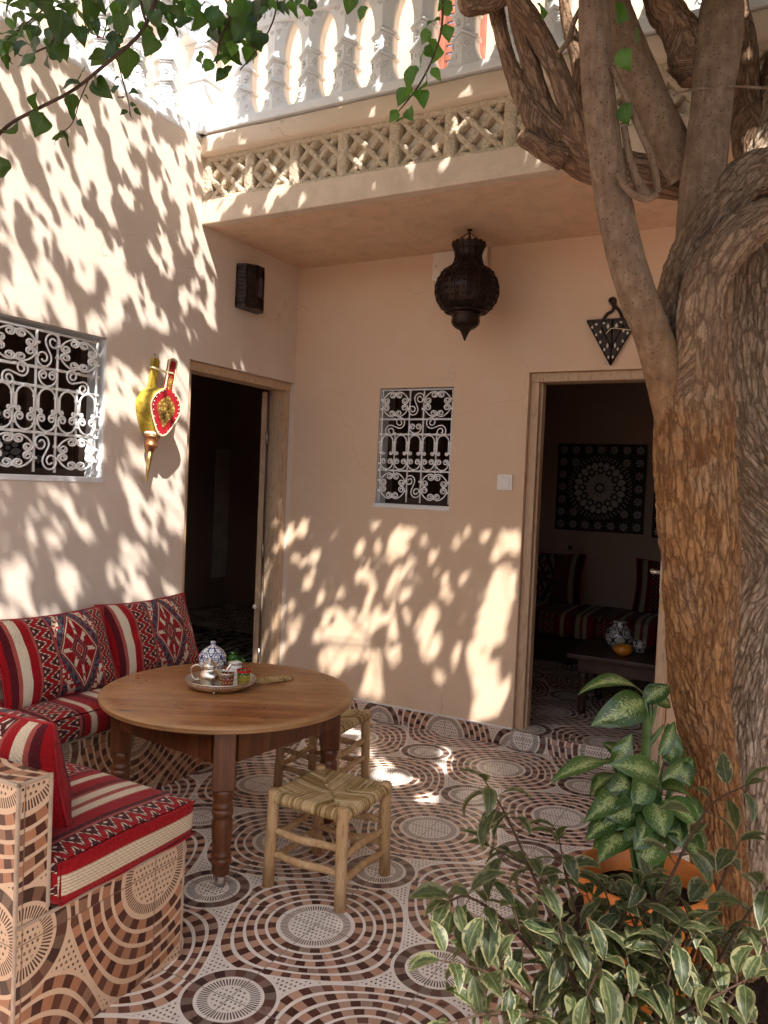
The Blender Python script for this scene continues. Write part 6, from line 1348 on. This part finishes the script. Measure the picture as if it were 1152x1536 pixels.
fb0 = at(930, 1536, 1.55); fp = Vector((fb0.x, fb0.y, 0))
fi = thing('potted_plant', 'variegated weeping fig with cream edged leaves and brown twigs in the foreground', 'potted plant', fp)
b = MB(); b.lathe([(0, .005), (.11, .005), (.115, .012), (.15, .24), (.165, .245), (.166, .28), (.155, .283), (.15, .25), (.14, .22)], 40, cap=False); b.build('pot', MAT['orange_plastic'], fi); b = MB(); b.lathe([(.145, .235), (0, .25)], 24); b.build('soil', MAT['soil'], fi)
fl = Leaves(); fs_ = MB(); root = fp+Vector((0, 0, .24))
STEMS = [([(850,1430),(805,1325),(760,1225),(728,1172)],1.55,1.50,15),([(810,1440),(745,1372),(700,1345),(672,1352)],1.50,1.42,13),([(880,1420),(852,1325),(838,1255)],1.6,1.6,10),([(965,1430),(1000,1330),(1060,1215),(1118,1178)],1.55,1.48,13),([(1050,1490),(1105,1395),(1160,1320)],1.5,1.42,13),([(790,1490),(720,1455),(660,1440)],1.42,1.32,13),([(1030,1450),(1070,1350),(1110,1262)],1.62,1.6,12),([(905,1480),(930,1390),(965,1320)],1.52,1.5,12),([(820,1530),(740,1520),(670,1535)],1.4,1.3,12),([(930,1510),(985,1440),(1020,1390)],1.45,1.38,12),([(870,1500),(850,1440),(840,1380)],1.42,1.38,12),([(990,1540),(1060,1500),(1120,1470)],1.4,1.32,13),([(900,1530),(880,1500),(905,1440)],1.36,1.3,10),([(780,1500),(735,1420),(712,1400)],1.5,1.48,9),([(1080,1520),(1130,1440),(1165,1400)],1.55,1.5,11),([(960,1480),(955,1400),(930,1340)],1.62,1.62,11),([(1000,1500),(1020,1440),(1045,1400)],1.5,1.46,10),([(845,1390),(800,1300),(775,1290),(735,1270)],1.54,1.5,7),([(860,1470),(790,1410),(770,1360)],1.46,1.42,9),([(920,1500),(900,1400),(880,1340)],1.58,1.62,11),([(960,1500),(985,1400),(975,1330)],1.6,1.66,11),([(1000,1510),(1030,1420),(1010,1350)],1.62,1.68,11),([(940,1530),(950,1460),(920,1420)],1.45,1.45,10),([(1010,1530),(1060,1440),(1090,1400)],1.55,1.55,10),([(860,1530),(840,1470),(870,1420)],1.44,1.46,10),([(905,1500),(900,1430),(915,1370),(905,1330)],1.5,1.55,14),([(950,1520),(965,1440),(955,1385),(985,1350)],1.5,1.55,14),([(1000,1520),(1010,1450),(1035,1390),(1020,1345)],1.5,1.56,13),([(930,1530),(945,1480),(940,1430)],1.4,1.42,12),([(985,1530),(1000,1480),(1010,1440)],1.4,1.42,12)]
for si, (path, ta, tb_, nl) in enumerate(STEMS):
    m = len(path); W3 = [root]+[at(px, py, ta+(tb_-ta)*i/(m-1)) for i, (px, py) in enumerate(path)]; W3.insert(1, root.lerp(W3[1], .5)+Vector((rs.uniform(-.02, .02), rs.uniform(-.02, .02), .04)))
    rr = [.0062, .0052]+[.0042-.0030*i/(m-1) for i in range(m)]; P = cr([(*w, r) for w, r in zip(W3, rr)], 50); fs_.tube([Vector(p[:3])-fp for p in P], [p[3] for p in P], 8)
    nl = int(nl*1.0+1)
    for k in range(nl):
        t = .42+.58*(k+rs.uniform(.1, .9))/nl; i = min(49, int(t*49)); c = Vector(P[i][:3]); tg = (Vector(P[min(49, i+1)][:3])-Vector(P[max(0, i-1)][:3])).normalized()
        a = k*2.4+si+rs.uniform(-.5, .5); o1 = tg.orthogonal().normalized(); o2 = tg.cross(o1); out = o1*math.cos(a)+o2*math.sin(a)
        d = (tg*rs.uniform(.2, .7)+out*1.0+Vector((0, 0, rs.uniform(-.75, .15)))).normalized(); L = rs.uniform(.052, .083); pe = c+d*rs.uniform(.010, .02)
        fs_.tube([c-fp, pe-fp], .0009, 5); nrm = Vector((rs.uniform(-.45, .45), rs.uniform(-.45, .45), 1))
        fl.add(pe-fp, d, nrm, L*1.08, L*rs.uniform(.44, .56), rs.uniform(.5, 1.35), rs.uniform(.05, .4), rs.random(), 9, 'ovate', rs.uniform(-.5, .5), .02)
    d = (Vector(P[-1][:3])-Vector(P[-4][:3])).normalized()
    for k in range(2): fl.add(Vector(P[-1][:3])-fp, (d+Vector((rs.uniform(-.6, .6), rs.uniform(-.6, .6), rs.uniform(-.3, .2)))).normalized(), (0, 0, 1), rs.uniform(.05, .07), .03, .7, .2, rs.random(), 9)
fs_.build('stem', MAT['stem_brown'], fi); fl.build('foliage', MAT['variegated_leaf'], fi)
# ================================================================== daylight
SUN = Vector((.52, -.588, 1.0)).normalized()
el = math.asin(SUN.z); az = math.atan2(SUN.x, SUN.y)
w = bpy.data.worlds.new('World'); SC.world = w; w.use_nodes = True; nt = w.node_tree
bg = nt.nodes['Background']; sky = nt.nodes.new('ShaderNodeTexSky'); sky.sky_type = 'NISHITA'; sky.sun_disc = False
sky.sun_elevation = el; sky.sun_rotation = az; sky.altitude = 300; sky.air_density = 1.0; sky.dust_density = 3.5; sky.ozone_density = 1.0
nt.links.new(sky.outputs[0], bg.inputs[0]); bg.inputs[1].default_value = SKY_STRENGTH
ld = bpy.data.lights.new('sun', 'SUN'); ld.energy = SUN_STRENGTH; ld.angle = math.radians(.53); ld.color = (1.0, .965, .90)
lo = bpy.data.objects.new('sun', ld); COL.objects.link(lo); lo.rotation_euler = SUN.to_track_quat('Z', 'Y').to_euler(); lo.location = (3, -4, 9)
SC.view_settings.view_transform = 'Standard'; SC.view_settings.look = 'None'; SC.view_settings.exposure = 0; SC.view_settings.gamma = 1
SC.cycles.max_bounces = 10; SC.cycles.diffuse_bounces = 6; SC.cycles.glossy_bounces = 4; SC.cycles.transmission_bounces = 6; SC.cycles.transparent_max_bounces = 8
SC.cycles.film_exposure = 2.75
SC.cycles.use_denoising = True
SC.cycles.sample_clamp_indirect = 8.0
